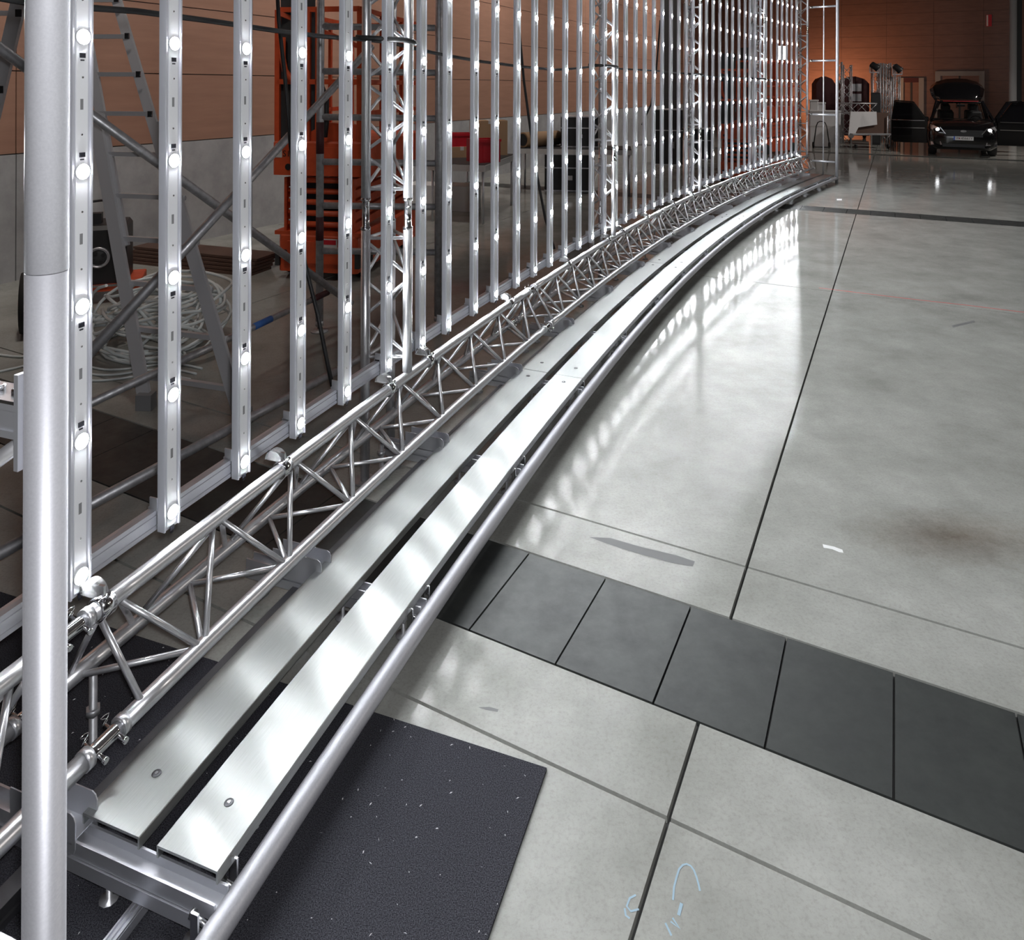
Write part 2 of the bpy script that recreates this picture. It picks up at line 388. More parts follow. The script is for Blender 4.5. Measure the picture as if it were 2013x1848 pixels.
# ------------------------------------------------------------ the curved LED wall: strips
I_FIRST, I_LAST = -1, 44
OFFS = [0.136, 0.103, 0.088, 0.053, 0.033, 0.083, 0.098, -0.008, 0.056, -0.035, 0.05, 0.015, -0.013, -0.044, -0.026, -0.055, -0.002, 0.021, -0.064, -0.07, -0.074, -0.07, -0.092, -0.024, -0.0, 0.009, -0.079, -0.067, -0.133, -0.138, -0.068, 0.015, 0.015, 0.114, 0.162, 0.036, -0.023, -0.067, -0.015, -0.005, 0.174, 0.079, 0.056, 0.03, 0.005]   # strips are not spaced quite evenly
zb, zt = .585, ZR + ROW * (NROW - 1) + .12
hp = [(-.031, -.035), (0, -.035), (0, -.029), (-.006, -.027), (-.006, .027), (0, .029), (0, .035), (-.031, .035)]
hb = MB().prism(hp, zb, zt)
house_me = hb.mesh('housing', M['strip'])
board_me = MB().box(-.006, -.0035, -.020, .020, zb + .01, zt - .01).mesh('circuit_board', M['pcb'])
led_me = MB().lathe([(.0230, .0054), (.0210, .0078), (.0090, .0106)], 12, Matrix.Rotation(pi / 2, 4, 'Y')).mesh('led', M['led'])
ring_me = MB().lathe([(.0245, 0), (.0240, .0058), (.0228, .0058)], 14, Matrix.Rotation(pi / 2, 4, 'Y')).mesh('led_socket', M['pcb'])
conn_me = MB().box(0, .0035, -.009, .009, -.007, .007).box(0, .002, -.006, .006, -.016, -.012).mesh('connector', M['chip'])
screw_me = MB().lathe([(.0035, 0), (.003, .0015)], 8, Matrix.Rotation(pi / 2, 4, 'Y')).mesh('screw', M['steel'])
tag_me = MB().box(0, .0006, -.006, .004, -.016, .016).mesh('label_tag', M['grey'])
foot_me = MB().box(-.060, -.028, -.041, -.036, zb + .072, zb + .115).box(-.066, -.032, -.041, .041, zb + .075, zb + .081).mesh('foot_bracket', M['alu_profile'])
for i in range(I_FIRST, I_LAST + 1):
    n = i + 1
    if i < 0: lab = 'vertical LED strip hidden behind the thick left post'
    elif i == I_LAST: lab = 'last LED strip at the far end beside the end tower'
    else: lab = '%s vertical LED strip counted from the thick left post' % nth(n)
    r = thing('led_strip', lab, 'LED strip', arc(i + (OFFS[i] if i >= 0 else .14), 0), arc_rot(i), 'upright LED strips of the curved wall')
    link('housing', house_me, r); link('circuit_board', board_me, r)
    link('foot_bracket', foot_me, r)
    for k in range(NROW):
        z = ZR + ROW * k
        lo_ = link('led_socket', ring_me, r, (-.0035, 0, z)); link('led', led_me, lo_)
        if i < 10 and k < 7:
            link('connector', conn_me, r, (-.0035, 0, z - .055 if k % 2 == 0 else z + .05))
            if i < 5:
                link('screw', screw_me, r, (-.0035, 0, z + .11)); link('screw', screw_me, r, (-.0035, .002, z - .12))
                link('label_tag', tag_me, r, (-.0035, 0, z + .2))

trk = thing('led_track', 'curved grooved aluminium track carrying the feet of the LED strips', 'track', arc(20, -.05, .6))
def world_child(b, name, m, parent):
    o = b.build(name, m); o.parent = parent; o.matrix_parent_inverse = parent.matrix_basis.inverted(); return o
tp = [(-.066, .592), (-.034, .592), (-.034, .606), (-.037, .607), (-.037, .610), (-.034, .611), (-.034, .640), (-.037, .641), (-.037, .644), (-.034, .645), (-.034, .658), (-.050, .660), (-.066, .658)]
world_child(MB().sweep(tp, -2.2, 45.2), 'profile', M['alu_profile'], trk)
TOPD, TOPZ, FBD, FBZ, RBD, RBZ = .065, .555, .197, .285, -.078, .29
CR = .0255
def local_M(i, d=0, z=0): return Matrix.Translation(arc(i, d, z)) @ Matrix.Rotation(arc_rot(i), 4, 'Z')
for i in (.18, 2.5, 4.8, 5.95, 9.2, 12.6, 15.7, 17.0, 19.5, 22.6, 25.1, 27.4, 31, 34.5, 38, 41.5, 44.2):
    b = MB(); Ml = local_M(i, TOPD, TOPZ)
    b.lathe([(CR + .001, -.024), (CR + .009, -.024), (CR + .009, .024), (CR + .001, .024)], 16, Ml @ Matrix.Rotation(pi / 2, 4, 'X'))
    b.box(-.075, .010, -.004, .004, .028, .062, Ml)
    b.tube(Ml @ Vector((.02, -.006, .028)), Ml @ Vector((.035, -.006, .05)), .006, 8)
    world_child(b, 'clamp', M['coupler'], trk)
    b = MB(); Ml2 = local_M(i, TOPD - .035, TOPZ + .03)
    pf = [(.040 * cos(t), .040 * sin(t)) for t in [pi * q / 10 for q in range(11)]]
    b.prism([(x, y) for x, y in pf], -.018, .018, Ml2 @ Matrix.Rotation(pi / 2, 4, 'X'))
    world_child(b, 'clamp_shell', M['clear'], trk)

# ------------------------------------------------------------ triangular base truss, module by module
def arc_tube(b, i0, i1, d, z, r, n=14, step=.5):
    m_ = max(2, int(math.ceil((i1 - i0) / step)) + 1)
    return b.path([arc(i0 + (i1 - i0) * k / (m_ - 1), d, z) for k in range(m_)], r, n)
J = [-3.2, -.12, 10.3, 21.1, 31.7, 42.4, 45.9]
ORD = ['cut-off near', 'first full', 'second full', 'third full', 'fourth full', 'short last']
GAP = .16
for q in range(len(J) - 1):
    i0, i1 = J[q] + GAP, J[q + 1] - GAP
    t = thing('base_truss', '%s module of the triangular aluminium base truss under the LED strips' % ORD[q], 'truss', arc((i0 + i1) / 2, .06, .25), 0, 'base truss modules')
    for d, z in ((TOPD, TOPZ), (FBD, FBZ), (RBD, RBZ)):
        world_child(arc_tube(MB(), i0, i1, d, z, CR), 'chord', M['alu'], t)
        for e in (i0, i1):                                   # end collars
            world_child(MB().path([arc(e - .03, d, z), arc(e + .03, d, z)], CR + .003, 14), 'collar', M['alu'], t)
        if q > 0:                                            # conical coupler at the near joint
            b = MB(); arc_tube(b, J[q] - GAP, J[q] + GAP, d, z, .020, 14, .1)
            for e in (-.09, .09):
                Mj = local_M(J[q] + e, d, z)
                b.tube(Mj @ Vector((-.032, 0, .01)), Mj @ Vector((.040, 0, -.01)), .006, 8)
                b.tube(Mj @ Vector((.036, 0, -.01)), Mj @ Vector((.046, 0, -.012)), .009, 8)
            world_child(b, 'coupler', M['coupler'], t)
            for e in (-.09, .09):
                b = MB(); Mj = local_M(J[q] + e, d, z)
                b.path([Mj @ Vector((-.034 - .004 * sin(a), .012 * sin(2 * a), .012 + .016 * (1 - cos(a)) / 2 * 1.6)) for a in [2 * pi * w / 10 for w in range(11)]], .0013, 5)
                world_child(b, 'clip_pin', M['steel'], t)
    n_ = max(2, int(round((i1 - i0 - .5) / 1.17)))
    stp = (i1 - i0 - .5) / n_
    for side, (d, z) in (('f', (FBD, FBZ)), ('r', (RBD, RBZ))):
        for k in range(n_):
            a = i0 + .25 + stp * k; T0 = arc(a + .06, TOPD, TOPZ - .02); T1 = arc(a + stp - .06, TOPD, TOPZ - .02)
            Bm0, Bm1 = arc(a + stp * .5 - .05, d, z + .02), arc(a + stp * .5 + .05, d, z + .02)
            world_child(MB().tube(T0, Bm0, .0100, 10), 'brace', M['alu'], t)
            world_child(MB().tube(T1, Bm1, .0100, 10), 'brace', M['alu'], t)
            if side == 'f' and q < 3:
                world_child(MB().tube(Bm0 - Vector((0, 0, .012)), Bm1 - Vector((0, 0, .012)), .016, 8, .016), 'weld', M['alu'], t)
        for e, s_ in ((i0 + .06, 1), (i1 - .06, -1)):
            world_child(MB().tube(arc(e + s_ * .05, TOPD, TOPZ - .02), arc(e + s_ * .12, d, z + .02), .0100, 10), 'brace', M['alu'], t)
    for k in range(n_):
        a = i0 + .25 + stp * k
        world_child(MB().tube(arc(a, RBD + .02, RBZ), arc(a + stp * .5 - .06, FBD - .02, FBZ), .0095, 8), 'brace', M['alu'], t)
        world_child(MB().tube(arc(a + stp * .5 + .06, FBD - .02, FBZ), arc(a + stp, RBD + .02, RBZ), .0095, 8), 'brace', M['alu'], t)
    for k in range(0, n_, 4):                                # levelling feet on the floor
        i_ = i0 + .4 + stp * k
        if i_ > i1: continue
        for d, z in ((RBD, RBZ),):
            b = MB(); p = arc(i_, d, 0)
            b.lathe([(.045, 0), (.045, .008), (.012, .012), (.012, z - CR)], 12, Matrix.Translation(p))
            b.lathe([(.022, .12), (.022, .14)], 6, Matrix.Translation(p))
            world_child(b, 'levelling_foot', M['galv'], t)

# ------------------------------------------------------------ upright triangular truss towers
TW = [5.3, 16.2, 26.2, 36.9, 45.55]
ZT = zt + .1
for q, i in enumerate(TW):
    t = thing('truss_tower', ['nearest triangular truss tower between the sixth and seventh LED strips', 'second truss tower along the LED wall', 'third truss tower along the LED wall', 'fourth truss tower near the far end of the LED wall', 'end truss tower at the far end of the LED wall'][q], 'truss', arc(i, -.05, 0), arc_rot(i), 'upright truss towers')
    tA, tB, tC = Vector((.115, 0, 0)), Vector((-.085, -.095, 0)), Vector((-.085, .165, 0))
    zj = [1.42, 3.4]
    for nm, c, z0 in (('a', tA, TOPZ + CR), ('b', tB, .012), ('c', tC, .012)):
        zs = [z0] + zj + [ZT]
        for k in range(len(zs) - 1):
            lo = zs[k] + (.075 if k else 0); hi = zs[k + 1] - (.075 if k < len(zs) - 2 else 0)
            if hi - lo > .05: MB().tube(c + Vector((0, 0, lo)), c + Vector((0, 0, hi)), CR, 16).build('chord', M['alu'], t)
        for z in zj:
            b = MB().lathe([(.0265, -.085), (.0265, -.070), (.020, -.066), (.020, .066), (.0265, .070), (.0265, .085)], 14, Matrix.Translation(c + Vector((0, 0, z))))
            for e in (-.04, .04): b.tube(c + Vector((.030, -.030, z + e)), c + Vector((-.030, .030, z + e)), .006, 8)
            b.build('coupler', M['coupler'], t)
        if nm != 'a': MB().lathe([(.06, 0), (.06, .012)], 12, Matrix.Translation(c)).build('base_plate', M['galv'], t)
    for a_, b_ in ((tA, tB), (tA, tC), (tB, tC)):
        up = True
        zs = [.66]
        for z in zj: zs += [z - .13, z + .13]
        zs += [ZT - .1]
        for k in range(0, len(zs), 2):
            z0, z1 = zs[k], zs[k + 1]; n_ = max(2, int(round((z1 - z0) / .2)))
            for e in (z0, z1):
                MB().tube(a_ + Vector((0, 0, e)), b_ + Vector((0, 0, e)), .0095, 8).build('brace', M['alu'], t)
            for w in range(n_):
                za, zc = z0 + (z1 - z0) * w / n_, z0 + (z1 - z0) * (w + 1) / n_
                p_, q_ = (a_, b_) if w % 2 == 0 else (b_, a_)
                MB().tube(p_ + Vector((0, 0, za + .015)), q_ + Vector((0, 0, zc - .015)), .0095, 8).build('brace', M['alu'], t)

# ------------------------------------------------------------ walkway: planks, support channels, edge tube
PZ = .178
def plank(i0, i1, d0, d1, lab):
    r = thing('walkway_plank', lab, 'plank', arc((i0 + i1) / 2, (d0 + d1) / 2, PZ - .03), 0, 'brushed aluminium walkway planks')
    n_ = int((i1 - i0) / .25) + 2; vv, ff, uv = [], [], []
    zb_ = PZ - .032; prof = [(d0, zb_), (d0 + .005, zb_), (d0 + .005, PZ - .007), (d1 - .005, PZ - .007), (d1 - .005, zb_), (d1, zb_), (d1, PZ - .002), (d1 - .002, PZ), (d0 + .002, PZ), (d0, PZ - .002)]
    for k in range(n_):
        i = i0 + (i1 - i0) * k / (n_ - 1)
        for d, z in prof: vv.append(arc(i, d, z))
    L6 = len(prof)
    for k in range(n_ - 1):
        for j in range(L6):
            w = (j + 1) % L6; ff.append((k * L6 + j, k * L6 + w, (k + 1) * L6 + w, (k + 1) * L6 + j))
    ff.append(tuple(range(L6 - 1, -1, -1))); ff.append(tuple((n_ - 1) * L6 + j for j in range(L6)))
    b = MB().add(vv, ff); me = b.mesh('deck', M['brushed'])
    ul = me.uv_layers.new(name='UVMap')
    for lp in me.loops:
        k, j = divmod(lp.vertex_index, L6); ul.data[lp.index].uv = (prof[j][0] + prof[j][1] * .3, (i0 + (i1 - i0) * k / (n_ - 1)) * PITCH)
    o = link('deck', me); o.parent = r; o.matrix_parent_inverse = r.matrix_basis.inverted()
    dm = (d0 + d1) / 2
    for i in ((i0 + .42, i1 - .28) if i0 < 30 else ()):
        b = MB(); Mt = Matrix.Translation(arc(i, dm, PZ))
        b.lathe([(.013, .0002), (.012, .0014), (.006, .0016)], 14, Mt)
        world_child(b, 'bolt_head', M['dark_alu'], r)
        b = MB().lathe([(.006, .0016), (.005, .003)], 6, Mt); world_child(b, 'bolt_socket', M['steel'], r)
PJ = [-.36, 8.75, 18.1, 27.3, 36.5, 45.4]
PO = ['nearest', 'second', 'third', 'fourth', 'farthest']
for q in range(5):
    plank(PJ[q], PJ[q + 1] - .012, .221, .413, '%s brushed aluminium plank in the row beside the truss' % PO[q])
    plank(PJ[q], PJ[q + 1] - .012, .470, .660, '%s brushed aluminium plank in the row beside the edge tube' % PO[q])
ch_beam = MB().prism([(-.12, -.026), (.685, -.026), (.685, .026), (-.12, .026)], .108, .122).prism([(-.12, -.026), (.685, -.026), (.685, -.020), (-.12, -.020)], .122, .1455).prism([(-.12, .020), (.685, .020), (.685, .026), (-.12, .026)], .122, .1455).box(-.12, .62, -.030, .030, .070, .105).mesh('beam', M['alu_profile'])
fl = [(.02, .118), (.235, .118), (.2465, .124), (.252, .136), (.252, .205), (.246, .218), (.235, .224), (.02, .224)]
flm = MB()
for y in (-.034, .031): flm.prism(fl, y, y + .003, Matrix(((1, 0, 0, 0), (0, 0, 1, 0), (0, 1, 0, 0), (0, 0, 0, 1))))
flm.box(.02, .24, -.034, .034, .146, .149)
flange_me = flm.mesh('flange', M['alu_profile'])
leg_me = MB().lathe([(.03, 0), (.03, .008), (.008, .012), (.008, .07)], 10).mesh('foot', M['galv'])
brk = MB().box(.655, .676, -.07, -.064, .085, .165).box(.655, .700, -.070, .070, .080, .0835).box(.655, .676, .064, .07, .085, .165)
for y in (-.045, .045): brk.tube((.64, y, .13), (.69, y, .115), .007, 8).tube((.636, y, .13), (.645, y, .13), .012, 6)
brk_me = brk.mesh('tube_bracket', M['steel'])
for k in range(16):
    i = -.40 + 2.98 * k
    lab = 'first support channel, bare at the near end of the planks' if k == 0 else '%s support channel under the walkway planks from the near end' % nth(k + 1)
    r = thing('support_channel', lab, 'support channel', arc(i, 0), arc_rot(i), 'cross channels under the walkway')
    link('beam', ch_beam, r); link('flange', flange_me, r); link('tube_bracket', brk_me, r)
    for x in (-.06, .33, .60): link('foot', leg_me, r, (x, 0, .0))
pole_i = -1.735
et = thing('edge_tube', 'long curved aluminium tube along the outer edge of the walkway', 'tube', arc(20, .705, .11))
world_child(arc_tube(MB(), pole_i, 45.4, .705, .108, .031, 18, .25), 'tube_body', M['alu_satin'], et)
for q, (a_, b_) in enumerate(((-2.2, 14.9), (15.0, 45.4))):
    t = MB().sweep([(.115, .035), (.165, .035), (.165, .052), (.158, .054), (.158, .060), (.165, .062), (.165, .090), (.115, .090)], a_, b_).build('dark_rail', M['dark_alu'])
    tag(t, ['dark grooved rail between truss and planks, near half', 'dark grooved rail between truss and planks, far half'][q], 'rail', 'dark rails under the walkway')
# loose profile lying from under the near channel towards the viewer
b = MB(); a_, c_ = G(318, 1724, .035), G(190, 1890, .035)
b.beam(a_, c_, .030, .012); dd = (c_ - a_).normalized(); sd = Vector((-dd.y, dd.x, 0))
for s_ in (-.012, 0, .012): b.beam(a_ + sd * s_ + Vector((0, 0, .008)), c_ + sd * s_ + Vector((0, 0, .008)), .005, .008)
b.beam(a_ - Vector((0, 0, .016)), c_ - Vector((0, 0, .016)), .02, .022)
tag(b.build('floor_strut', M['alu_profile']), 'narrow ribbed aluminium strut on the carpet at the walkway end', 'strut')

# ------------------------------------------------------------ end frames (posts and cross bars)
def side_frame(i, lab, pole_r, near):
    t = thing('side_frame', lab, 'frame', arc(i, .705, 0), arc_rot(i), 'end frames of the LED wall')
    zj = 1.765
    if near:
        MB().lathe([(pole_r + .004, 0), (pole_r + .004, .01), (pole_r, .012), (pole_r, zj - .0012), (pole_r - .002, zj - .0005)], 40).build('post_lower', M['alu_satin'], t)
        MB().lathe([(pole_r - .002, zj + .0005), (pole_r + .0004, zj + .0015), (pole_r + .0004, ZT)], 40).build('post_upper', M['alu_satin'], t)
    else:
        MB().lathe([(pole_r, 0), (pole_r, ZT)], 20).build('post', M['alu_satin'], t)
        MB().tube((-.285, 0, .15), (-.285, 0, ZT), .014, 10).build('thin_post', M['alu'], t)
    for z in (.46, 1.50, 2.70, 3.90):
        b = MB()
        if near:
            b.box(-.60, -pole_r - .006, -.024, .024, z - .031, z + .031)
            b.box(-.60, -pole_r - .006, -.028, .028, z + .018, z + .031).box(-.60, -pole_r - .006, -.028, .028, z - .031, z - .018)
        else:
            b.tube((-.585, 0, z), (-pole_r, 0, z), .022, 12)
        b.build('cross_bar', M['alu_profile'], t)
        if near:
            MB().box(-pole_r - .006, -pole_r + .004, -.03, .03, z - .085, z + .085).build('end_plate', M['alu_profile'], t)
            b = MB().box(-.16, -pole_r - .006, -.03, .03, z + .031, z + .037)
            for x in (-.115, -.070): b.lathe([(.010, .037), (.010, .046), (.006, .047)], 6, Matrix.Translation((x, 0, z)))
            b.build('bolted_plate', M['steel'], t)
            MB().tube((-pole_r - .01, 0, z - .04), (-.5, 0, z - .36), .014, 12).build('diagonal_strut', M['alu'], t)
        else:
            MB().tube((-.60, 0, z), (-.52, 0, z), .027, 12).build('sleeve', M['coupler'], t)
    return t
side_frame(pole_i, 'thick satin aluminium post with bolted cross bar at the left edge', .0343, True)
side_frame(45.5, 'slim white-lit ladder-like frame at the far end of the LED wall', .032, False)

# ------------------------------------------------------------ scaffolding behind the wall
SR = .0285
ZS = 6.3
def up(p, z): return Vector((p.x, p.y, z))
s0, s1 = P(628, 600, ZS), P(861, 600, ZS + .15)
t = thing('scaffold_ladder', 'galvanised ladder-type scaffold frame with six rungs behind the first tower', 'scaffold', up(s0, 0))
t_inv = t.matrix_basis.inverted()
def wc(b, name, m, par=None):
    par = par or t; o = b.build(name, m); o.parent = par; o.matrix_parent_inverse = par.matrix_basis.inverted(); return o
for p in (s0, s1):
    wc(MB().tube(up(p, .09), up(p, 4.6), SR * 1.15, 14), 'upright', M['galv'])
    b = MB().lathe([(.075, 0), (.075, .01), (.02, .012), (.02, .09)], 12, Matrix.Translation(up(p, 0)))
    b.lathe([(.034, .05), (.036, .065), (.034, .09)], 10, Matrix.Translation(up(p, 0)))
    wc(b, 'base_jack', M['galv'])
for py in (493, 404, 318, 230, 140, 52, -40, -130):
    a, c = P(634, py, ZS), P(855, py + 3, ZS + .15)
    wc(MB().tube(a, c, SR, 12), 'rung', M['galv'])
for y0, y1 in ((240, 302), (426, 472)):
    a, c = P(628, y0, ZS), P(628, y1, ZS); wc(MB().tube(up(s0, c.z), up(s0, a.z), SR * 1.15 + .001, 14), 'red_sticker', M['maroon'])
def loose_tube(a, c, lab, r=SR, tapes=()):
    q = thing('scaffold_tube', lab, 'tube', (a + c) / 2, 0, 'scaffold tubes behind the LED strips')
    wc(MB().tube(a, c, r, 14), 'pipe', M['galv'], q)
    for f0, f1, m_ in tapes: wc(MB().tube(a + (c - a) * f0, a + (c - a) * f1, r + .0012, 14), 'tape_band', m_, q)
loose_tube(P(-60, 52, 3.75), P(690, 596, 6.25), 'long galvanised diagonal tube falling to the right behind the strips', .029)
loose_tube(P(150, 722, 3.85), P(730, 92, 6.2), 'galvanised diagonal tube rising to the right behind the strips', .029)
loose_tube(G(130, 815, .36), G(650, 572, .36), 'low horizontal scaffold tube with red and blue tape bands', .024, ((.60, .68, M['blue_tape']), (.88, .98, M['maroon'])))
loose_tube(G(-60, 1120, .19), G(760, 676, .19), 'lowest long scaffold tube lying just behind the base truss', .026)
# ------------------------------------------------------------ folding ladder
lad = thing('step_ladder', 'tall aluminium folding ladder with square rungs and splayed lower rails', 'ladder', up(G(360, 800), 0))
def seg(a, c, w, h, name, m=None, up_=(0, 1, 0)): return wc(MB().beam(a, c, w, h, up_), name, m or M['ladder'], lad)
fa, fb2 = G(287, 797, .02), G(476, 829, .02)
ta, tb = P(146, 0, 5.6), P(232, 0, 5.6)
ta, tb = fa + (ta - fa) * 1.18, fb2 + (tb - fb2) * 1.18
la, lb = (ta - fa), (tb - fb2); inw = (fb2 - fa).normalized()
seg(fa, fa + la * .56, .082, .030, 'lower_rail'); seg(fb2, fb2 + lb * .56, .082, .030, 'lower_rail')
o_ = Vector((0, .035, 0))
seg(fa + la * .30 + inw * .034 + o_, ta + inw * .034 + o_, .070, .026, 'upper_rail'); seg(fb2 + lb * .42 - inw * .034 + o_, tb - inw * .034 + o_, .070, .026, 'upper_rail')
for p in (fa, fb2): wc(MB().box(-.05, .05, -.04, .04, -.02, .08, Matrix.Translation(p)), 'rubber_foot', M['grey'], lad)
for k in range(11):
    f = (.16 + .285 * k) / (la.z); a = fa + la * f + o_; c = fb2 + lb * f + o_
    wc(MB().beam(a, c, .032, .032), 'rung', M['ladder'], lad)
    if k < 5: wc(MB().lathe([(.018, -.02), (.018, .03)], 8, Matrix.Translation(c + inw * .02) @ Matrix.Rotation(pi / 2, 4, 'Y')), 'rung_end', M['ladder'], lad)
    else:
        wc(MB().box(-.017, .017, -.062, -.055, -.022, .022, Matrix.Translation(c)), 'rung_rim', M['steel'], lad)
        wc(MB().box(-.013, .013, -.064, -.060, -.018, .018, Matrix.Translation(c)), 'rung_socket', M['black'], lad)
tc, td, fc = P(52, -60, 5.2), P(-60, -40, 5.3), P(-70, 480, 5.4)
seg(tc, P(-38, 330, 5.3), .10, .03, 'rear_rail')
for py, px in ((26, 38), (176, 2)):
    p = P(px, py, 5.16); wc(MB().box(-.022, .022, -.012, -.008, -.026, .026, Matrix.Translation(p)), 'rung_socket', M['black'], lad)
wc(MB().beam(P(-80, 26, 5.3), P(30, 26, 5.3), .035, .035), 'rung', M['ladder'], lad)

# ------------------------------------------------------------ scissor lifts
def scissor_lift(loc, rz, lab, scl=1.0):
    """stowed electric scissor lift, end face at local y = 0, local y runs away along its length"""
    t = thing('scissor_lift', lab, 'scissor lift', loc, rz, 'orange scissor lifts'); t.scale = (scl,) * 3
    W, Ln = .96, 2.1
    B = lambda nm, m, *a: MB().bbox(*a).build(nm, m, t)
    B('chassis', M['orange'], -W / 2 + .03, W / 2 - .03, .02, Ln, .09, .50, .03)
    MB().box(-W / 2 - .02, W / 2 + .02, .03, .3, .48, .52).build('chassis_lip', M['orange'], t)
    MB().box(-.34, .34, -.005, .02, .19, .42).build('rear_cover', M['orange'], t)
    MB().box(.06, .24, -.012, -.004, .33, .46).build('warning_sticker', M['label'], t)
    MB().box(.075, .225, -.015, -.011, .40, .45).build('sticker_band', M['red'], t)
    for x in (-1, 1):
        for y in (.32, Ln - .32):
            MB().lathe([(.10, -.055), (.165, -.05), (.165, .05), (.10, .055)], 18, Matrix.Translation((x * (W / 2 - .075), y, .165)) @ Matrix.Rotation(pi / 2, 4, 'Y')).build('wheel', M['rubber'], t)
        MB().box(x * W / 2 - .05 * (x > 0), x * W / 2 + .05 * (x < 0), .0, .06, .15, .32).build('bumper', M['darkgrey'], t)
        MB().lathe([(.03, 0), (.02, .05)], 8, Matrix.Translation((x * .36, -.0, .30)) @ Matrix.Rotation(pi / 2, 4, 'X')).build('socket', M['black'], t)
    zs = [.56, .68, .80, .92, 1.04]
    for k, z in enumerate(zs):                               # folded scissor arms, two beams each
        for x in (-.36, .36):
            MB().beam((x, .10, z), (x, Ln - .12, z + .085), .045, .085).build('scissor_arm', M['orange'], t)
            MB().beam((x * .84, .10, z + .075), (x * .84, Ln - .12, z - .01), .045, .085).build('scissor_arm', M['orange'], t)
        MB().tube((-.38, .11, z + .03), (.38, .11, z + .03), .032, 10).build('pivot_bar', M['orange'], t)
    for x in (-.40, .37): MB().box(x, x + .03, .05, .10, .52, 1.10).build('arm_guide', M['orange'], t)
    MB().box(-.30, .30, .3, .5, .55, 1.05).build('hydraulic_block', M['black'], t)
    MB().bbox(-W / 2 - .03, W / 2 + .03, 0, Ln + .05, 1.13, 1.50, .02).build('platform', M['orange'], t)
    MB().box(-.10, .28, -.006, .002, 1.30, 1.44).build('name_plate', M['orange'], t)
    tm = link('lift_lettering', text_mesh('lift_lettering', 'S10', .095, M['ink']), t, (-.325, -.004, 1.36)); tm.rotation_euler = (pi / 2, 0, 0)
    MB().box(-.475, -.40, -.006, -.001, 1.32, 1.47).build('pale_sticker', M['label'], t)
    MB().lathe([(.035, 0), (.035, .006)], 14, Matrix.Translation((-.33, 0, 1.22)) @ Matrix.Rotation(pi / 2, 4, 'X')).build('cover_hole', M['black'], t)
    MB().prism([(-.26, 1.50), (.42, 1.50), (.42, 1.68), (.10, 1.70), (-.06, 1.62)], -.12, 0, Matrix(((1, 0, 0, 0), (0, 0, -1, .05), (0, 1, 0, 0), (0, 0, 0, 1)))).build('control_hood', M['orange'], t)
    hz = 2.92
    for y in (.03, Ln):
        for x in (-.47, -.12 if y < 1 else .1, .0, .47):
            MB().box(x - .028, x + .028, y - .02, y + .02, 1.5, hz).build('rail_post', M['orange'], t)
        for z in (2.14, hz):
            MB().beam((-.47, y, z), (.47, y, z), .04, .055).build('guard_rail', M['orange'], t)
    for x in (-.47, .47):
        for y in (.7, 1.4): MB().box(x - .02, x + .02, y - .02, y + .02, 1.5, hz).build('rail_post', M['orange'], t)
        for z in (1.80, 2.14, hz): MB().beam((x, .03, z), (x, Ln, z), .04, .05).build('guard_rail', M['orange'], t)
    MB().beam((-.44, .0, hz - .04), (.25, .5, 2.55), .04, .05).build('folding_bar', M['orange'], t)
    MB().path([(-.40, 0, 2.62), (-.40, 0, 2.40), (-.37, 0, 2.26), (-.30, 0, 2.17), (-.20, 0, 2.12)], .035, 8).build('corner_gusset', M['orange'], t)
    MB().box(-.45, -.06, .052, .08, 1.52, 3.35).build('mesh_panel', M['darkgrey'], t)
    MB().box(-.05, .02, .052, .08, 1.52, 2.2).build('side_panel', M['darkgrey'], t)
    MB().path([(.06, -.02, 2.1), (.12, -.03, 1.95), (.12, -.03, 1.7), (.10, -.02, 1.55)], .028, 8).build('control_cable', M['black'], t)
    return t
lp = G(622, 553); scissor_lift((lp.x, lp.y, 0), -rad(10), 'orange scissor lift parked behind the fourth and fifth LED strips')
lp = G(1520, 318); scissor_lift((lp.x, lp.y + 2.2, 0), -rad(52), 'far orange scissor lift seen through the last LED strips')
lp = P(1470, 318, 15.5); scissor_lift((lp.x, 16.2, 0), -rad(20), 'second far orange machine glimpsed left of the fourth tower', .85)

# ------------------------------------------------------------ tables and clutter along the left wall
def work_table(px, pxr, py, Z, dep, lab, h=None, rot=0.0):
    a, c = P(px, py, Z), P(pxr, py, Z); w = (c - a).length; z = a.z
    t = thing('folding_table', lab, 'table', ((a.x + c.x) / 2, Z, 0), rot, 'work tables along the left wall')
    MB().bbox(-w / 2, w / 2, 0, dep, z - .02, z, .006).build('table_top', M['darkgrey'], t)
    MB().box(-w / 2, w / 2, -.012, .004, z - .11, z - .012).build('apron', M['label'], t)
    MB().box(w / 2 - .004, w / 2 + .012, 0, dep, z - .11, z - .012).build('apron', M['label'], t)
    for x in (-w / 2 + .06, w / 2 - .04):
        for y in (.05, dep - .05):
            MB().tube((x, y, 0), (x, y, z - .02), .02, 10).build('leg', M['alu_profile'], t)
    return t, z
tb1, z1 = work_table(838, 955, 322, 11.3, 1.9, 'grey work table carrying the red crates', rot=-rad(14))
def on(p, z): return Vector((p.x, p.y, z))
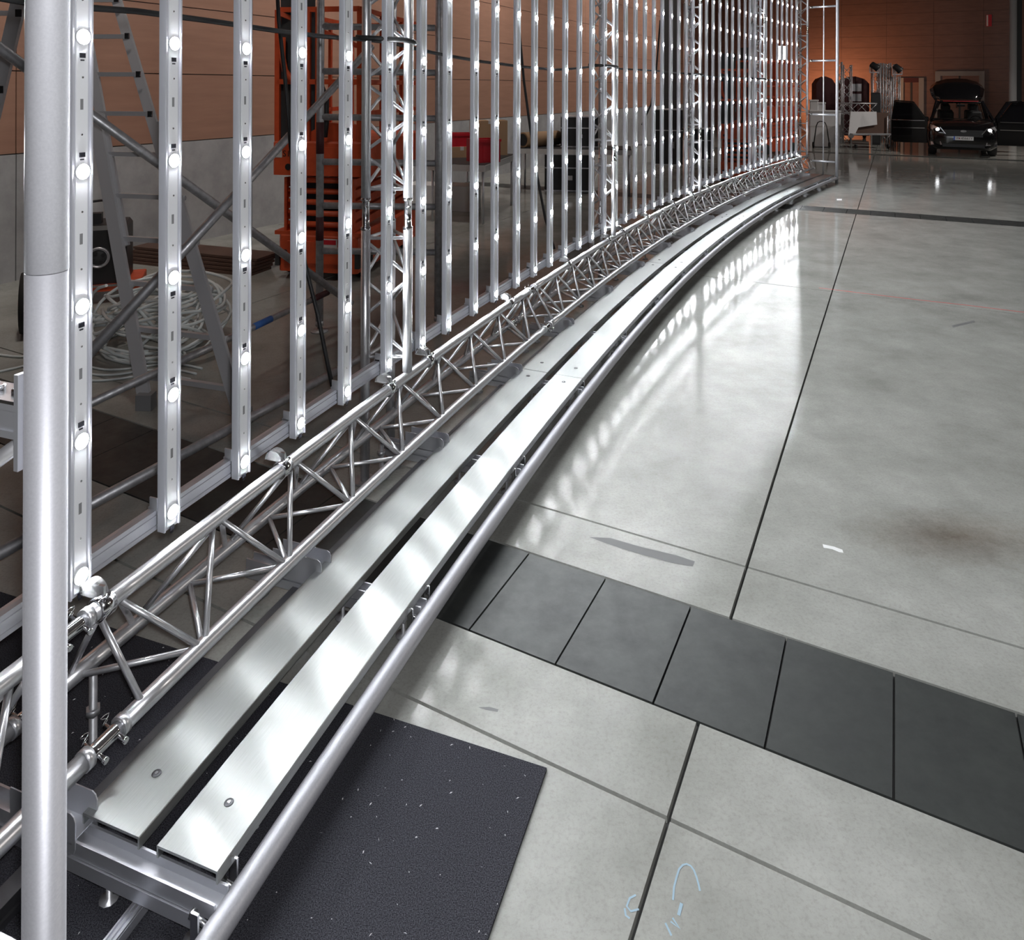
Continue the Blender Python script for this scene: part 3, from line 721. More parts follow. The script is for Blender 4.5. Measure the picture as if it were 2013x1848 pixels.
def crate(px, py_w, Z, z, w, d, h, lab, m, rz=0.0):
    p = P(px, py_w, Z); t = thing('crate', lab, 'crate', (p.x, Z, z), rz, 'red plastic crates')
    MB().box(-w / 2, w / 2, -d / 2, d / 2, 0, .015).box(-w / 2, w / 2, -d / 2, -d / 2 + .015, .015, h).box(-w / 2, w / 2, d / 2 - .015, d / 2, .015, h).box(-w / 2, -w / 2 + .015, -d / 2, d / 2, .015, h).box(w / 2 - .015, w / 2, -d / 2, d / 2, .015, h).build('shell', m, t)
    MB().box(-w / 2 - .012, w / 2 + .012, -d / 2 - .012, -d / 2, h - .04, h).box(w / 2, w / 2 + .012, -d / 2, d / 2, h - .04, h).build('rim', m, t)
    for x in (-w / 4, w / 4): MB().box(x - .006, x + .006, -d / 2 - .008, -d / 2, .02, h - .04).build('rib', m, t)
crate(950, 310, 11.7, z1, .40, .40, .36, 'larger red plastic crate on the work table', M['red'], .5)
crate(905, 300, 12.5, z1 + .18, .38, .34, .22, 'smaller red plastic crate behind the large one', M['red'], .3)
def carton(p, w, d, h, lab, rz=0.0, m=None):
    t = thing('cardboard_box', lab, 'box', p, rz, 'cardboard boxes among the tools')
    MB().bbox(-w / 2, w / 2, -d / 2, d / 2, 0, h, .004).build('box_body', m or M['card'], t)
    MB().box(-.03, .03, -d / 2 - .002, d / 2 + .002, h - .06, h + .002).build('packing_tape', M['label'], t)
    return t
p = P(903, 305, 12.5); carton((p.x, 12.5, z1), .44, .40, .18, 'flat brown box under the small red crate', .3)
p = P(960, 265, 12.9); carton((p.x, 12.9, z1), .62, .34, .60, 'brown cardboard box standing behind the red crates', .2)
tb2, z2 = work_table(1015, 1240, 292, 14.4, .9, 'long grey table further back with a cardboard roll on it', rot=-rad(8))
a, c = P(1028, 275, 14.6), P(1096, 262, 15.3); a.z = c.z = z2 + .155
q = thing('cardboard_roll', 'thick brown cardboard tube lying on the long table', 'tube', (a.x, a.y, z2))
wc(MB().tube(a, c, .15, 20), 'roll', M['card'], q); wc(MB().tube(a - (c - a) * .012, a - (c - a) * .001, .12, 20), 'dark_bore', M['black'], q)
def flight_case(p, w, d, h, lab, rz=0.0):
    t = thing('flight_case', lab, 'case', p, rz, 'black equipment cases')
    MB().bbox(-w / 2, w / 2, -d / 2, d / 2, .0, h, .02).build('case_body', M['black'], t)
    for z in (.01, h * .62, h - .01): MB().box(-w / 2 - .006, w / 2 + .006, -d / 2 - .006, d / 2 + .006, z - .012, z + .012).build('edge_band', M['galv'], t)
    MB().box(-.06, .06, -d / 2 - .02, -d / 2, h * .3, h * .42).build('handle', M['chrome'], t)
    return t
p = P(1140, 300, 14.9); flight_case((p.x, 15.0, z2), .75, .5, .62, 'black case with pale frame on the long table', -.1)
p = G(1120, 372); flight_case((p.x, p.y, 0), 1.0, .6, .75, 'black flight case on the floor below the long table', -.1)
p = G(1340, 330); flight_case((p.x, p.y + 1, 0), 1.0, .7, 1.5, 'tall dark case behind the third tower', -.3)
p = G(1385, 325); flight_case((p.x, p.y + 2, 0), 1.4, .7, .9, 'low dark case right of the third tower', -.3)
p = G(860, 430); carton((p.x, p.y + 1.0, 0), 1.2, .5, .42, 'pale long carton on the floor under the crate table', -.2, M['label'])
p = P(1319, 200, 24.0); q = thing('dark_pillar', 'tall dark square pillar behind the strips left of the third tower', 'column', (p.x, 24.0, 0), HALL_ROT)
MB().bbox(-.24, .24, -.24, .24, 0, 6.5, .02).build('pillar_shaft', M['darkgrey'], q)
MB().bbox(-.30, .30, -.30, .30, 0, .12, .02).build('pillar_foot', M['darkgrey'], q)
# black trolley loudspeaker and hose coil near the ladder
p = G(205, 585); q = thing('loudspeaker_trolley', 'black box with round grille on an orange-rimmed trolley left of the ladder', 'loudspeaker', (p.x, p.y, 0), .35)
MB().bbox(-.34, .22, -.2, .3, .18, .74, .04).build('cabinet', M['black'], q)
MB().bbox(-.36, .34, -.24, .34, .12, .18, .01).build('trolley_deck', M['orange'], q)
MB().box(-.36, .34, -.25, -.238, .165, .185).build('deck_edge', M['steel'], q)
Mg = Matrix.Translation((-.02, -.2, .44)) @ Matrix.Rotation(pi / 2, 4, 'X') @ Matrix.Diagonal((.66, .66, 1, 1))
MB().lathe([(.155, 0), (.15, .02), (.13, .02), (.128, .006)], 24, Mg).build('grille_ring', M['galv'], q)
MB().lathe([(.125, 0), (.10, .012), (.03, .018)], 20, Mg).build('grille_cone', M['darkgrey'], q)
for k in range(4): MB().lathe([(.03, .014), (.03, .022)], 10, Mg @ Matrix.Translation((.075 * cos(k * pi / 2 + .5), .075 * sin(k * pi / 2 + .5), 0))).build('grille_hole', M['black'], q)
MB().tube((-.14, .0, .74), (-.14, .0, 1.06), .018, 10).tube((-.14, -.08, .96), (-.02, .0, .96), .012, 8).box(-.18, -.02, -.05, .05, .74, .84).build('stand_knob', M['black'], q)
for x in (-.26, .24): MB().lathe([(.06, -.03), (.06, .03)], 14, Matrix.Translation((x, -.1, .06)) @ Matrix.Rotation(pi / 2, 4, 'Y')).build('castor', M['rubber'], q)
p = G(48, 655); q = thing('cart_wheel', 'orange hub wheel of a cart half hidden by the thick post', 'wheel', (p.x + .03, p.y, .26), .5)
MB().lathe([(.16, -.05), (.25, -.05), (.26, 0), (.25, .05), (.16, .05)], 24, Matrix.Rotation(pi / 2, 4, 'Y')).build('tyre', M['rubber'], q)
MB().lathe([(.03, -.07), (.16, -.055), (.16, .055), (.03, .07)], 20, Matrix.Rotation(pi / 2, 4, 'Y')).build('hub', M['orange'], q)
hp_ = G(300, 690); hose = thing('hose_coil', 'heaped coil of pale translucent hose around the ladder foot', 'hose', (hp_.x, hp_.y, 0))
rnd = random.Random(3)
for k in range(24):
    R_ = rnd.uniform(.25, .46); tl, az = rnd.gauss(0, .45), rnd.random() * 2 * pi
    cx, cy, cz = rnd.gauss(0, .10), rnd.gauss(.1, .10), rnd.uniform(.05, .42)
    Mr = Matrix.Rotation(az, 4, 'Z') @ Matrix.Rotation(tl, 4, 'X'); pts = []
    a0_, sp_ = rnd.random() * 6.28, rnd.uniform(4.2, 6.6)
    for w in range(25):
        a = a0_ + sp_ * w / 24; v_ = Mr @ Vector((R_ * cos(a) * 1.15, R_ * sin(a), .03 * sin(3 * a))); pts.append((cx + v_.x, cy + v_.y, max(.012, cz + v_.z)))
    MB().path(pts, .0125, 7).build('hose_loop', M['hose'], hose)
for k in range(3):
    MB().path([(-.3 + .05 * w, -.35 - .1 * k - .06 * sin(w * .4), .009) for w in range(18)], .0085, 6).build('hose_end', M['hose'], hose)
for k, (x0, y0, x1, y1) in enumerate(((-40, 698, 60, 700), (-40, 742, 70, 712))):
    a, c = G(x0, y0, .01), G(x1, y1, .01); tag(MB().path([a + (c - a) * (w / 6) + Vector((0, .02 * sin(w), 0)) for w in range(7)], .009, 6).build('floor_cable', M['hose']), ['upper pale cable on the floor left of the post', 'lower pale cable on the floor left of the post'][k], 'cable')
# drill of loose planks and stand tubes near the plinth
p = G(395, 520); q = thing('plank_stack', 'low stack of dark boards lying beyond the ladder', 'boards', (p.x, p.y, 0), -.35)
for k in range(5): MB().box(-.9, .9, -.25 + .03 * k, .12 + .03 * k, .035 * k, .035 * k + .028).build('board', M['brown'], q)
p = G(512, 430); q = thing('tube_bundle', 'two short grey tubes standing against the plinth', 'tubes', (p.x, p.y, 0))
for x in (-.04, .05): MB().tube((x, 0, 0), (x, 0, .5), .035, 12).build('short_tube', M['galv'], q)

# ------------------------------------------------------------ black cables
cab = thing('strung_cable', 'black cable strung behind the strips and strapped to the towers', 'cable', arc(5.3, -.1, 2.34))
def zpix(i, d, py):
    p = arc(i, d, 0); return H - (py - YH - sr * F * p.x / p.y) / F * p.y
pts = []
for px_i, py in ((-1, -40), (0.0, 8), (1, 22), (2, 42), (3, 60), (4, 72), (5.0, 78), (5.7, 84), (7, 103), (8, 113), (9, 121), (10, 126), (11, 131), (12, 134), (13, 137), (14, 136), (15.5, 132), (16.4, 129), (18, 135), (20, 137), (22, 139), (24, 142), (26.2, 145), (29, 150), (33, 152), (37, 155), (41, 158), (45.4, 160)):
    p = arc(px_i, -.13, zpix(px_i, -.13, py)); pts.append(p)
wc(MB().path(pts, .011, 8), 'cable_run', M['cable'], cab)
for q_, i in enumerate(TW[:4]):
    py = (80, 130, 146, 155)[q_]; z = zpix(i, 0, py)
    Mt = local_M(i, .0, z)
    wc(MB().path([Mt @ Vector(v_) for v_ in ((-.15, -.16, .012), (-.12, -.17, .008), (.06, -.045, 0), (.098, -.012, -.008), (.098, .02, -.014))], .014, 8), 'strap', M['cable'], cab)
def hang(pp, lab):
    q = tag(MB().path([P(x, y, Z) for x, y, Z in pp], .012, 8).build('hanging_cable', M['cable']), lab, 'cable', 'hanging black cables'); return q
hang(((543, -60, 4.4), (548, 40, 4.4), (560, 150, 4.35), (569, 260, 4.3), (580, 380, 4.25), (600, 520, 4.2), (625, 620, 4.15), (645, 720, 4.1), (660, 790, 4.1)), 'black cable hanging behind the fourth LED strip')
hang(((1018, -20, 6.8), (1019, 40, 6.8), (1030, 160, 6.9), (1042, 250, 6.9), (1055, 340, 6.9), (1072, 430, 6.8), (1090, 490, 6.7)), 'black cable hanging behind the eleventh LED strip')
hang(((1298, 40, 10.5), (1290, 140, 10.5), (1280, 205, 10.6), (1262, 245, 10.8)), 'thin black cable sagging behind the second tower')


# ------------------------------------------------------------ black car with open doors and raised tailgate
ax = G(1889, 304)
car = thing('car', 'black people carrier facing the viewer with open doors and raised tailgate', 'car', ax - UA * .95, HALL_ROT - rad(1.5))
def loft(stations, close=True):
    b = MB(); n = len(stations[0])
    vv = [p for st in stations for p in st]; ff = []
    for k in range(len(stations) - 1):
        for j in range(n - (0 if close else 1)):
            w = (j + 1) % n; ff.append((k * n + j, k * n + w, (k + 1) * n + w, (k + 1) * n + j))
    ff.append(tuple(range(n - 1, -1, -1))); ff.append(tuple((len(stations) - 1) * n + j for j in range(n)))
    return b.add(vv, ff, True)
def csec(y, hw, zb_, zt_, crown=.04):
    h = [(hw * .80, zb_), (hw * .97, zb_ + .10), (hw, zb_ + (zt_ - zb_) * .45), (hw * .985, zt_ - .16), (hw * .93, zt_ - .05), (hw * .80, zt_)]
    return [(x, y, z) for x, z in h] + [(0, y, zt_ + crown)] + [(-x, y, z) for x, z in reversed(h)] + [(0, y, zb_)]
loft([csec(0, .74, .30, .80, .03), csec(.05, .82, .24, .86, .03), csec(.18, .88, .21, .92), csec(.45, .92, .21, 1.0), csec(.8, .93, .21, 1.06), csec(1.1, .93, .21, 1.10, .02), csec(1.3, .93, .21, 1.08, -.3), csec(1.4, .93, .21, .62, 0), csec(4.2, .93, .21, .62, 0), csec(4.4, .93, .21, .80, 0), csec(4.7, .90, .25, .80, 0), csec(4.78, .84, .32, .70, 0)]).build('body_shell', M['carpaint'], car)
roof = MB(); rs = []
for y, hw, z in ((1.98, .60, 1.66), (2.2, .63, 1.71), (3.0, .66, 1.74), (4.0, .66, 1.73), (4.5, .63, 1.70)):
    rs.append([(hw, y, z - .06), (hw * .9, y, z - .01), (0, y, z + .02), (-hw * .9, y, z - .01), (-hw, y, z - .06), (-hw * .9, y, z - .07), (0, y, z - .05), (hw * .9, y, z - .07)])
rf = loft(rs).build('roof', M['carpaint'], car)
MB().beam((-.50, 1.93, 1.675), (.50, 1.93, 1.675), .03, .018).build('red_reflection', M['red_light_paint'], rf)  # red reflection along the roof edge, painted as a thin strip
for x in (-1, 1):
    MB().beam((x * .60, 2.0, 1.765), (x * .60, 4.2, 1.775), .03, .03).build('roof_rail', M['black'], rf)
    MB().beam((x * .86, 1.12, 1.06), (x * .60, 1.98, 1.64), .07, .07).build('front_pillar', M['carpaint'], car)
    for y in (2.62, 3.62, 4.45): MB().beam((x * .89, y, .60), (x * .64, y - .04, 1.68), .09, .06).build('pillar', M['carpaint'], car)
    # lamps
    q = MB().add([(x * .50, -.012, .80), (x * .60, .02, .72), (x * .80, .09, .74), (x * .87, .16, .84), (x * .875, .26, .97), (x * .80, .16, .95), (x * .66, .06, .89)], [(0, 1, 2, 3, 4, 5, 6) if x > 0 else (6, 5, 4, 3, 2, 1, 0)]).build('headlamp', M['headlamp'], car)
    q = MB().lathe([(.055, -.01), (.05, .02), (.02, .04)], 14, Matrix.Translation((x * .68, .045, .82)) @ Matrix.Rotation(pi / 2, 4, 'X')).build('headlamp_glint', M['glint'], car)  # reflected glint in the headlamp, made as a glowing part
    MB().add([(x * .56, -.012, .36), (x * .86, .06, .34), (x * .87, .07, .44), (x * .60, -.006, .46)], [(0, 1, 2, 3) if x > 0 else (3, 2, 1, 0)]).build('fog_lamp', M['headlamp'], car)
    for y in (.95, 3.8):
        w = MB().lathe([(.20, -.11), (.31, -.11), (.33, -.06), (.33, .06), (.31, .11), (.20, .11)], 22, Matrix.Translation((x * .80, y, .33)) @ Matrix.Rotation(pi / 2, 4, 'Y')).build('wheel', M['rubber'], car)
        MB().lathe([(.04, -.105), (.19, -.10), (.19, .10), (.04, .105)], 16, Matrix.Translation((x * .805, y, .33)) @ Matrix.Rotation(pi / 2, 4, 'Y')).build('rim', M['galv'], w)
    # open front door: hinge at the front edge
    for hy, ln_, op in ((1.18, 1.08, 74), (2.42, .98, 62)):
        if hy > 2 and x < 0: continue
        Md = Matrix.Translation((x * .95, hy, 0)) @ Matrix.Rotation(-x * rad(op), 4, 'Z')
        d = MB().prism([(.0, .32), (ln_ - .08, .30), (ln_, .40), (ln_, 1.04), (0, 1.04)], -.05, .05, Md @ Matrix(((0, 0, 1, 0), (1, 0, 0, 0), (0, 1, 0, 0), (0, 0, 0, 1)))).build('door', M['carpaint'], car)
        fr = [(.02, 1.05), (.42, 1.64), (ln_ - .1, 1.68), (ln_ - .02, 1.05)]
        fb3 = MB()
        for a_, b_ in zip(fr[:-1], fr[1:]): fb3.beam(Md @ Vector((0, a_[0], a_[1])), Md @ Vector((0, b_[0], b_[1])), .04, .05)
        fb3.build('window_surround', M['carpaint'], d)
        MB().prism([(.05, 1.05), (.43, 1.61), (ln_ - .12, 1.65), (ln_ - .05, 1.05)], -.004, .004, Md @ Matrix(((0, 0, 1, 0), (1, 0, 0, 0), (0, 1, 0, 0), (0, 0, 0, 1)))).build('window_glass', M['tint'], d)
        for z in (1.045, .80):
            MB().beam(Md @ Vector((-x * -.054, .06, z)), Md @ Vector((x * .054, ln_ - .05, z - .02)), .01, .022).beam(Md @ Vector((-x * .054, .06, z)), Md @ Vector((-x * .054, ln_ - .05, z - .02)), .01, .022).build('chrome_strip', M['chrome'], d)
        MB().beam(Md @ Vector((-x * .07, ln_ * .62, .92)), Md @ Vector((-x * .07, ln_ * .86, .92)), .02, .03).build('door_handle', M['chrome'], d)
    if x: MB().bbox(x * 1.0 - .09, x * 1.0 + .09, 1.22, 1.32, 1.02, 1.17, .03).build('mirror', M['carpaint'], car)
    # seats
    for y in (2.05, 3.1):
        st_ = MB().bbox(x * .40 - .24, x * .40 + .24, y, y + .5, .62, .78, .05).build('seat', M['black'], car)
        MB().bbox(x * .40 - .23, x * .40 + .23, y + .45, y + .58, .72, 1.30, .05).build('seat_back', M['black'], st_)
        MB().bbox(x * .40 - .13, x * .40 + .13, y + .47, y + .57, 1.32, 1.52, .04).build('headrest', M['black'], st_)
MB().add([(-.83, 1.13, 1.10), (.83, 1.13, 1.10), (.58, 1.97, 1.655), (-.58, 1.97, 1.655)], [(0, 1, 2, 3)]).build('windscreen', M['carglass'], car)
MB().beam((-.80, 1.32, 1.06), (.80, 1.32, 1.06), .3, .12).build('dashboard', M['black'], car)
MB().path([(.40 + .18 * cos(a), 1.62 + .05 * sin(a), 1.02 + .17 * sin(a)) for a in [2 * pi * w / 16 for w in range(17)]], .016, 6).build('steering_wheel', M['black'], car)
MB().bbox(-.12, .12, 1.82, 1.85, 1.50, 1.57, .01).build('rear_view_mirror', M['black'], car)
hs = []
for y, z, hw, c in ((4.52, 1.70, .66, 0), (4.75, 1.92, .80, .03), (5.05, 2.16, .86, .06), (5.3, 2.30, .80, .10)):
    hs.append([(hw, y, z - .10), (hw * .8, y, z + c * .4), (hw * .4, y, z + c + .04), (0, y, z + c + .06), (-hw * .4, y, z + c + .04), (-hw * .8, y, z + c * .4), (-hw, y, z - .10), (-hw * .8, y, z - .07), (0, y, z - .03), (hw * .8, y, z - .07)])
tgt = loft(hs).build('tailgate', M['carpaint'], car)
for x in (-1, 1): MB().beam((x * .60, 4.45, 1.35), (x * .66, 4.9, 1.95), .02, .02).build('gas_strut', M['chrome'], tgt)
gr_ = MB().box(-.50, .50, -.03, .02, .62, .82).build('grille', M['darkgrey'], car)
for z in (.66, .71, .76): MB().box(-.48, .48, -.036, -.028, z, z + .012).build('grille_bar', M['black'], gr_)
for x in (-1, 1): MB().beam((x * .62, -.02, .90), (x * .47, -.035, .70), .018, .02).build('chrome_trim', M['chrome'], gr_)
MB().lathe([(.05, 0), (.05, .012)], 18, Matrix.Translation((0, -.03, .79)) @ Matrix.Rotation(pi / 2, 4, 'X') @ Matrix.Diagonal((1.6, .7, 1, 1))).build('badge', M['chrome'], gr_)
MB().box(-.55, .55, -.02, .01, .30, .40).build('lower_grille', M['black'], car)
pl = MB().box(-.26, .26, -.055, -.045, .515, .630).build('number_plate', M['plate'], car)
MB().box(-.26, -.222, -.0565, -.054, .515, .630).build('plate_band', M['plate_blue'], pl)
tm = link('plate_lettering', text_mesh('plate_lettering', 'W 45661Y', .098, M['ink']), pl, (.02, -.0565, .572)); tm.rotation_euler = (pi / 2, 0, 0)
MB().lathe([(.018, 0), (.018, .001)], 10, Matrix.Translation((-.105, -.0558, .572)) @ Matrix.Rotation(pi / 2, 4, 'X')).build('plate_crest', M['red'], pl)

# ------------------------------------------------------------ far wall: doors, sign, column
def on_back(px, z, off=.0): v_ = vpix(px); return UV(UB - off, v_, z)
def zback(px, py): p = UV(UB, vpix(px)); return H - (py - YH - sr * F * p.x / p.y) / F * p.y
def back_door(n_, x0, x1, ytop, head, lab):
    v0, v1, zt_ = vpix(x0), vpix(x1), zback((x0 + x1) / 2, ytop)
    d = plate(UB - .02, UB + .004, v0, v1, 0, zt_).build('door_%d' % n_, M['wood_dark']); tag(d, lab, None, None, 'structure')
    plate(UB - .06, UB - .021, v0 - .0, v0 + .2, 0, zt_).build('door_jamb', M['grey'], d)
    plate(UB - .06, UB - .021, v1 - .2, v1, 0, zt_).build('door_jamb', M['grey'], d)
    plate(UB - .06, UB - .021, v0 + .2, v1 - .2, zt_ - .2, zt_).build('door_head', head, d)
    plate(UB - .04, UB - .021, (v0 + v1) / 2 - .03, (v0 + v1) / 2 + .03, 0, zt_ - .2).build('door_split', M['darkgrey'], d)
    plate(UB - .08, UB - .041, (v0 + v1) / 2 - .12, (v0 + v1) / 2 - .08, 1.0, 1.3).build('door_handle', M['chrome'], d)
back_door(1, 1838, 1935, 140, M['grey'], 'grey framed double door behind the car')
back_door(2, 1766, 1816, 153, M['maroon'], 'narrow door with red head left of the car')
v_ = vpix(1938); zt_ = zback(1938, 29)
sg = thing('wall_sign', 'small red and white upright sign high on the far wall', 'sign', UV(UB, v_, zt_ - .5))
wc(plate(UB - .012, UB + .004, v_, v_ + .20, zt_ - .5, zt_), 'sign_plate', M['red'], sg)
wc(plate(UB - .014, UB - .012, v_ + .01, v_ + .07, zt_ - .48, zt_ - .02), 'sign_text_band', M['white'], sg)
p = P(1991, 170, 29.0); cl = thing('steel_column', 'grey round steel column at the right edge behind the car', 'column', (p.x, p.y, 0))
MB().lathe([(.20, 0), (.20, .02), (.13, .03), (.13, 9.98)], 20).build('shaft', M['label'], cl)
MB().box(.14, .34, -.02, .1, 0, 9.98).build('cable_duct', M['darkgrey'], cl)

# ------------------------------------------------------------ clutter by the far wall, left of the car
def white_bin(px0, px1, py0, py1, Z, dep, lab, z0=0.0, sub=True):
    a, c = P(px0, py0, Z), P(px1, py1, Z); w = abs(c.x - a.x); h = a.z - z0
    t = thing('white_crate', lab, 'crate', ((a.x + c.x) / 2, Z, z0), HALL_ROT * .6, 'white crates by the far wall')
    MB().bbox(-w / 2, w / 2, 0, dep, .0, h - .05, .02).build('tub', M['white'], t)
    MB().bbox(-w / 2 - .015, w / 2 + .015, -.015, dep + .015, h - .05, h, .01).build('lid', M['white'], t)
    if sub: MB().box(-w / 2 - .006, w / 2 + .006, -.006, .0, h * .55, h * .58).build('rib', M['label'], t)
    return h
hb_ = white_bin(1594, 1650, 217, 282, 26.3, .45, 'large white crate seen through the far end frame')
white_bin(1593, 1608, 196, 217, 26.42, .25, 'tall small white box on the large crate', hb_, False)
white_bin(1608, 1622, 201, 217, 26.38, .25, 'low small white box on the large crate', hb_, False)
p = G(1615, 291); ht = thing('hand_truck', 'black tubular hand truck standing before the white crate', 'hand truck', (p.x, p.y, 0), HALL_ROT * .6)
MB().path([(-.26, 0, .06), (-.17, .06, .75), (-.12, .08, .88), (-.05, .085, .92), (.05, .085, .92), (.12, .08, .88), (.17, .06, .75), (.26, 0, .06)], .018, 8).build('hoop_handle', M['black'], ht)
MB().box(-.24, .24, -.22, .02, .03, .05).build('toe_plate', M['black'], ht)
for x in (-.26, .26): MB().lathe([(.10, -.03), (.10, .03)], 14, Matrix.Translation((x, .08, .10)) @ Matrix.Rotation(pi / 2, 4, 'Y')).build('wheel', M['rubber'], ht)
def covered(px0, px1, py, Z, lab, panels):
    a, c = P(px0, py, Z), P(px1, py, Z); w = c.x - a.x; h = a.z
    t = thing('covered_machine', lab, 'machine', ((a.x + c.x) / 2, Z, 0), HALL_ROT * .5, 'dark covered machines by the far wall')
    pr = [(-w / 2, .12), (w / 2, .12), (w / 2, h * .88), (w * .32, h * .96), (0, h), (-w * .32, h * .96), (-w / 2, h * .88)]
    MB().prism(pr, -1.2, 0, Matrix(((1, 0, 0, 0), (0, 0, -1, 0), (0, 1, 0, 0), (0, 0, 0, 1)))).build('cover', M['maroon'], t)
    for x in (-w / 2 + .12, w / 2 - .12): MB().lathe([(.12, -.05), (.12, .05)], 12, Matrix.Translation((x, .3, .12)) @ Matrix.Rotation(pi / 2, 4, 'Y')).build('wheel', M['rubber'], t)
    if panels:
        for z in (.60, .76): MB().box(-w * .22, w * .22, -.02, -.002, h * z, h * z + h * .12).build('silver_panel', M['alu_profile'], t)
covered(1655, 1707, 150, 30.5, 'dark domed machine with two silver panels behind the truss cart', True)
covered(1606, 1641, 150, 30.5, 'dark domed machine behind the white crates', False)
def mini_truss(p0, h, w, lab, horizontal=False):
    t = thing('stored_truss', lab, 'truss', p0, HALL_ROT * .5, 'stored truss pieces by the far wall')
    cs = [(-w / 2, -w / 2), (w / 2, -w / 2), (w / 2, w / 2), (-w / 2, w / 2)]
    Mh = Matrix.Rotation(pi / 2, 4, 'Y') if horizontal else Matrix()
    for x, y in cs: MB().tube(Mh @ Vector((x, y, 0)), Mh @ Vector((x, y, h)), .022, 8).build('chord', M['galv'], t)
    n_ = int(h / .3)
    for k in range(n_):
        for j in range(4):
            a, c = cs[j], cs[(j + 1) % 4]
            if k % 2: a, c = c, a
            MB().tube(Mh @ Vector((a[0], a[1], h * k / n_)), Mh @ Vector((c[0], c[1], h * (k + 1) / n_)), .010, 5).build('brace', M['galv'], t)
def ztop(px, py, Z): return P(px, py, Z).z
for k, (px, py, Z, w) in enumerate(((1650, 122, 27.6, .16), (1665, 128, 27.9, .28), (1722, 124, 28.4, .26), (1733, 125, 29.4, .26), (1742, 124, 28.4, .26), (1752, 126, 29.4, .26), (1761, 150, 28.6, .24))):
    p = P(px, py, Z); mini_truss((p.x, p.y, 0.0), p.z, w, '%s upright stored truss piece from the left of the row' % nth(k + 1))
p = P(1648, 212, 27.0); c_ = P(1716, 212, 27.0); mini_truss((p.x, 27.0, p.z), c_.x - p.x, .34, 'stored truss piece lying across the cart', True)
ct = thing('truss_cart', 'low cart frame with legs under the lying truss piece', 'cart', ((p.x + c_.x) / 2, 27.0, 0))
w = (c_.x - p.x)
MB().box(-w / 2, w / 2, -.2, .2, p.z - .22, p.z - .17).build('deck', M['galv'], ct)
for x in (-w / 2 + .05, w / 2 - .05): MB().tube((x, 0, 0), (x, 0, p.z - .2), .025, 8).build('leg', M['galv'], ct)
def moving_head(px, py, Z, lab, tilt):
    p = P(px, py, Z); t = thing('moving_head_lamp', lab, 'stage lamp', p, HALL_ROT, 'stage lamps on the stored trusses'); t.scale = (.72,) * 3
    Mx = Matrix.Rotation(tilt, 4, 'Y')
    MB().lathe([(.10, -.22), (.16, -.18), (.17, .10), (.19, .20), (.17, .24)], 16, Mx).build('lamp_head', M['black'], t)
    MB().lathe([(.155, .235), (.10, .262), (.02, .27)], 14, Mx).build('lens', M['chrome'], t)
    MB().box(-.24, -.20, -.05, .05, -.30, .05).box(.20, .24, -.05, .05, -.30, .05).box(-.24, .24, -.07, .07, -.36, -.30).build('yoke', M['galv'], t)
moving_head(1719, 130, 28.0, 'stage lamp clamped on the left stored trusses', 2.2)
moving_head(1764, 134, 28.0, 'stage lamp clamped on the right stored trusses', 2.3)
p0 = P(1715, 220, 27.3); q = P(1728, 182, 27.3)
sp_ = thing('loudspeaker', 'black upright loudspeaker beside the stored trusses', 'loudspeaker', ((p0.x + q.x) / 2, 27.3, 0), HALL_ROT)
MB().bbox(-.16, .16, -.16, .16, 0, q.z, .02).build('cabinet', M['black'], sp_)
MB().box(-.13, .13, -.17, -.158, .08, q.z - .06).build('grille', M['darkgrey'], sp_)
a, c = P(1672, 221, 25.8), P(1746, 262, 25.8)
bt = thing('board_cart', 'brown board cart with a white sheet over its left corner', 'cart', ((a.x + c.x) / 2, 25.8, 0))
w = c.x - a.x
MB().box(-w / 2, w / 2, 0, .05, c.z, a.z).build('board', M['brown'], bt)
MB().box(-w / 2 - .05, w / 2, -.3, .4, c.z - .05, c.z).build('base_frame', M['galv'], bt)
for x in (-w / 2, w / 2 - .05): MB().tube((x, -.05, 0), (x, -.05, a.z * .9), .02, 8).build('post', M['galv'], bt)
for x in (-w / 2 + .1, w / 2 - .1): MB().lathe([(.07, -.03), (.07, .03)], 10, Matrix.Translation((x, -.2, .07)) @ Matrix.Rotation(pi / 2, 4, 'Y')).build('castor', M['rubber'], bt)
zz = a.z
MB().add([(-w / 2 - .02, -.06, zz + .03), (.22, -.06, zz + .03), (.24, -.07, zz - .42), (-.42, -.08, zz - .52), (-.62, -.10, zz - .90), (-w / 2 - .12, -.10, zz - .85),
          (-w / 2 - .02, -.03, zz + .03), (.22, -.03, zz + .03), (.24, -.04, zz - .42), (-.42, -.05, zz - .52), (-.62, -.07, zz - .90), (-w / 2 - .12, -.07, zz - .85)],
         [(5, 4, 3, 2, 1, 0), (6, 7, 8, 9, 10, 11)] + [(k, (k + 1) % 6, 6 + (k + 1) % 6, 6 + k) for k in range(6)]).build('white_sheet', M['white'], bt)
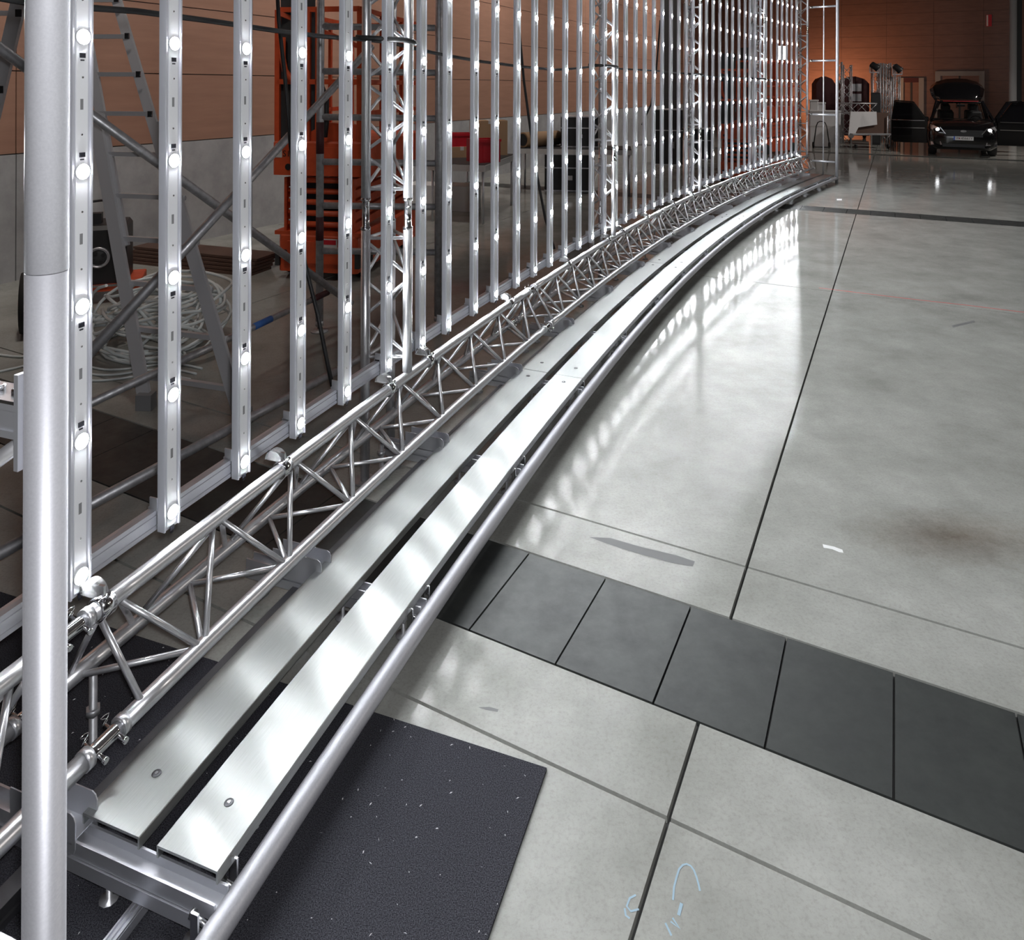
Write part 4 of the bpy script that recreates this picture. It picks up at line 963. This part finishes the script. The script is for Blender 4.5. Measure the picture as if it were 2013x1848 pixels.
# warm flood lamp low by the far wall, and the cold work light seen through the far strips
wv = vpix(1628); wf = thing('flood_lamp', 'warm flood lamp on the floor lighting the far wall', 'lamp', UV(UB - 2.6, wv, 0), HALL_ROT)
MB().bbox(-.2, .2, -.15, .15, .25, .65, .04).tube((-.15, 0, 0), (-.15, 0, .3), .02, 8).tube((.15, 0, 0), (.15, 0, .3), .02, 8).build('lamp_body', M['black'], wf)
MB().box(-.16, .16, .152, .158, .30, .60).build('glass', M['warm'], wf)
ld = bpy.data.lights.new('flood_light', 'AREA'); ld.size = .35; ld.energy = 190; ld.color = (1, .47, .22); ld.spread = rad(130)
lo = bpy.data.objects.new('flood_light', ld); C.objects.link(lo); lo.location = UV(UB - 2.4, wv, .45)
lo.rotation_euler = (UV(UB, wv + .6, 2.6) - lo.location).to_track_quat('-Z', 'Y').to_euler()
p = P(1538, 104, 28.0); wk = thing('work_light', 'cold white twin-tube work light behind the last strips', 'lamp', (p.x, 28.0, 0))
MB().tube((0, 0, 0), (0, 0, p.z + .3), .025, 10).build('stand', M['black'], wk)
for k in range(3): MB().beam((0, 0, .5), (.5 * cos(k * 2.09), .5 * sin(k * 2.09), .02), .03, .02).build('stand_leg', M['black'], wk)
for x in (-.12, .07): MB().box(x - .05, x + .05, -.05, -.03, p.z - .25, p.z + .25).build('light_tube', M['lamp'], wk)

# ------------------------------------------------------------ unseen lamps added to brighten the hall
def added_lamp(u, v, aim, power, lab, z=7.5, col=(1, .93, .86), size=.5, spot=None):
    t = thing('added_hall_lamp', lab, 'lamp', UV(u, v, z), HALL_ROT, 'unseen lamps added to the hall')
    MB().bbox(-.3, .3, -.3, .3, 0, .12, .03).tube((0, 0, .12), (0, 0, 9.97 - z), .01, 6).build('lamp_body', M['black'], t)
    MB().box(-.26, .26, -.26, .26, -.004, 0).build('diffuser', M['lamp'], t)
    ld = bpy.data.lights.new('lamp_light', 'AREA'); ld.shape = 'SQUARE'; ld.size = size; ld.energy = power; ld.color = col
    if spot: ld.spread = rad(spot)
    lo = bpy.data.objects.new('lamp_light', ld); C.objects.link(lo)
    p = UV(u, v, z - .02); lo.location = p; dr = Vector(aim) - p
    lo.rotation_euler = dr.to_track_quat('-Z', 'Y').to_euler()
for k, u in enumerate((3, 9, 15, 21, 27)):
    added_lamp(u, -5.0, UV(u + .3, VL, 3.6), WASH_POWER, '%s added unseen lamp washing the left wood wall' % nth(k + 1), spot=100)
added_lamp(27.5, 6.5, UV(29, -.5, 0), 200, 'added unseen lamp lighting the clutter left of the car', spot=95)  # added for its light, set aside so its reflection stays out of view
for k, (u, v) in enumerate(((10, 12), (20, 12), (20, 22))):
    added_lamp(u, v, UV(u, v, 0), HALL_POWER, '%s added unseen lamp above the open floor' % nth(k + 1))
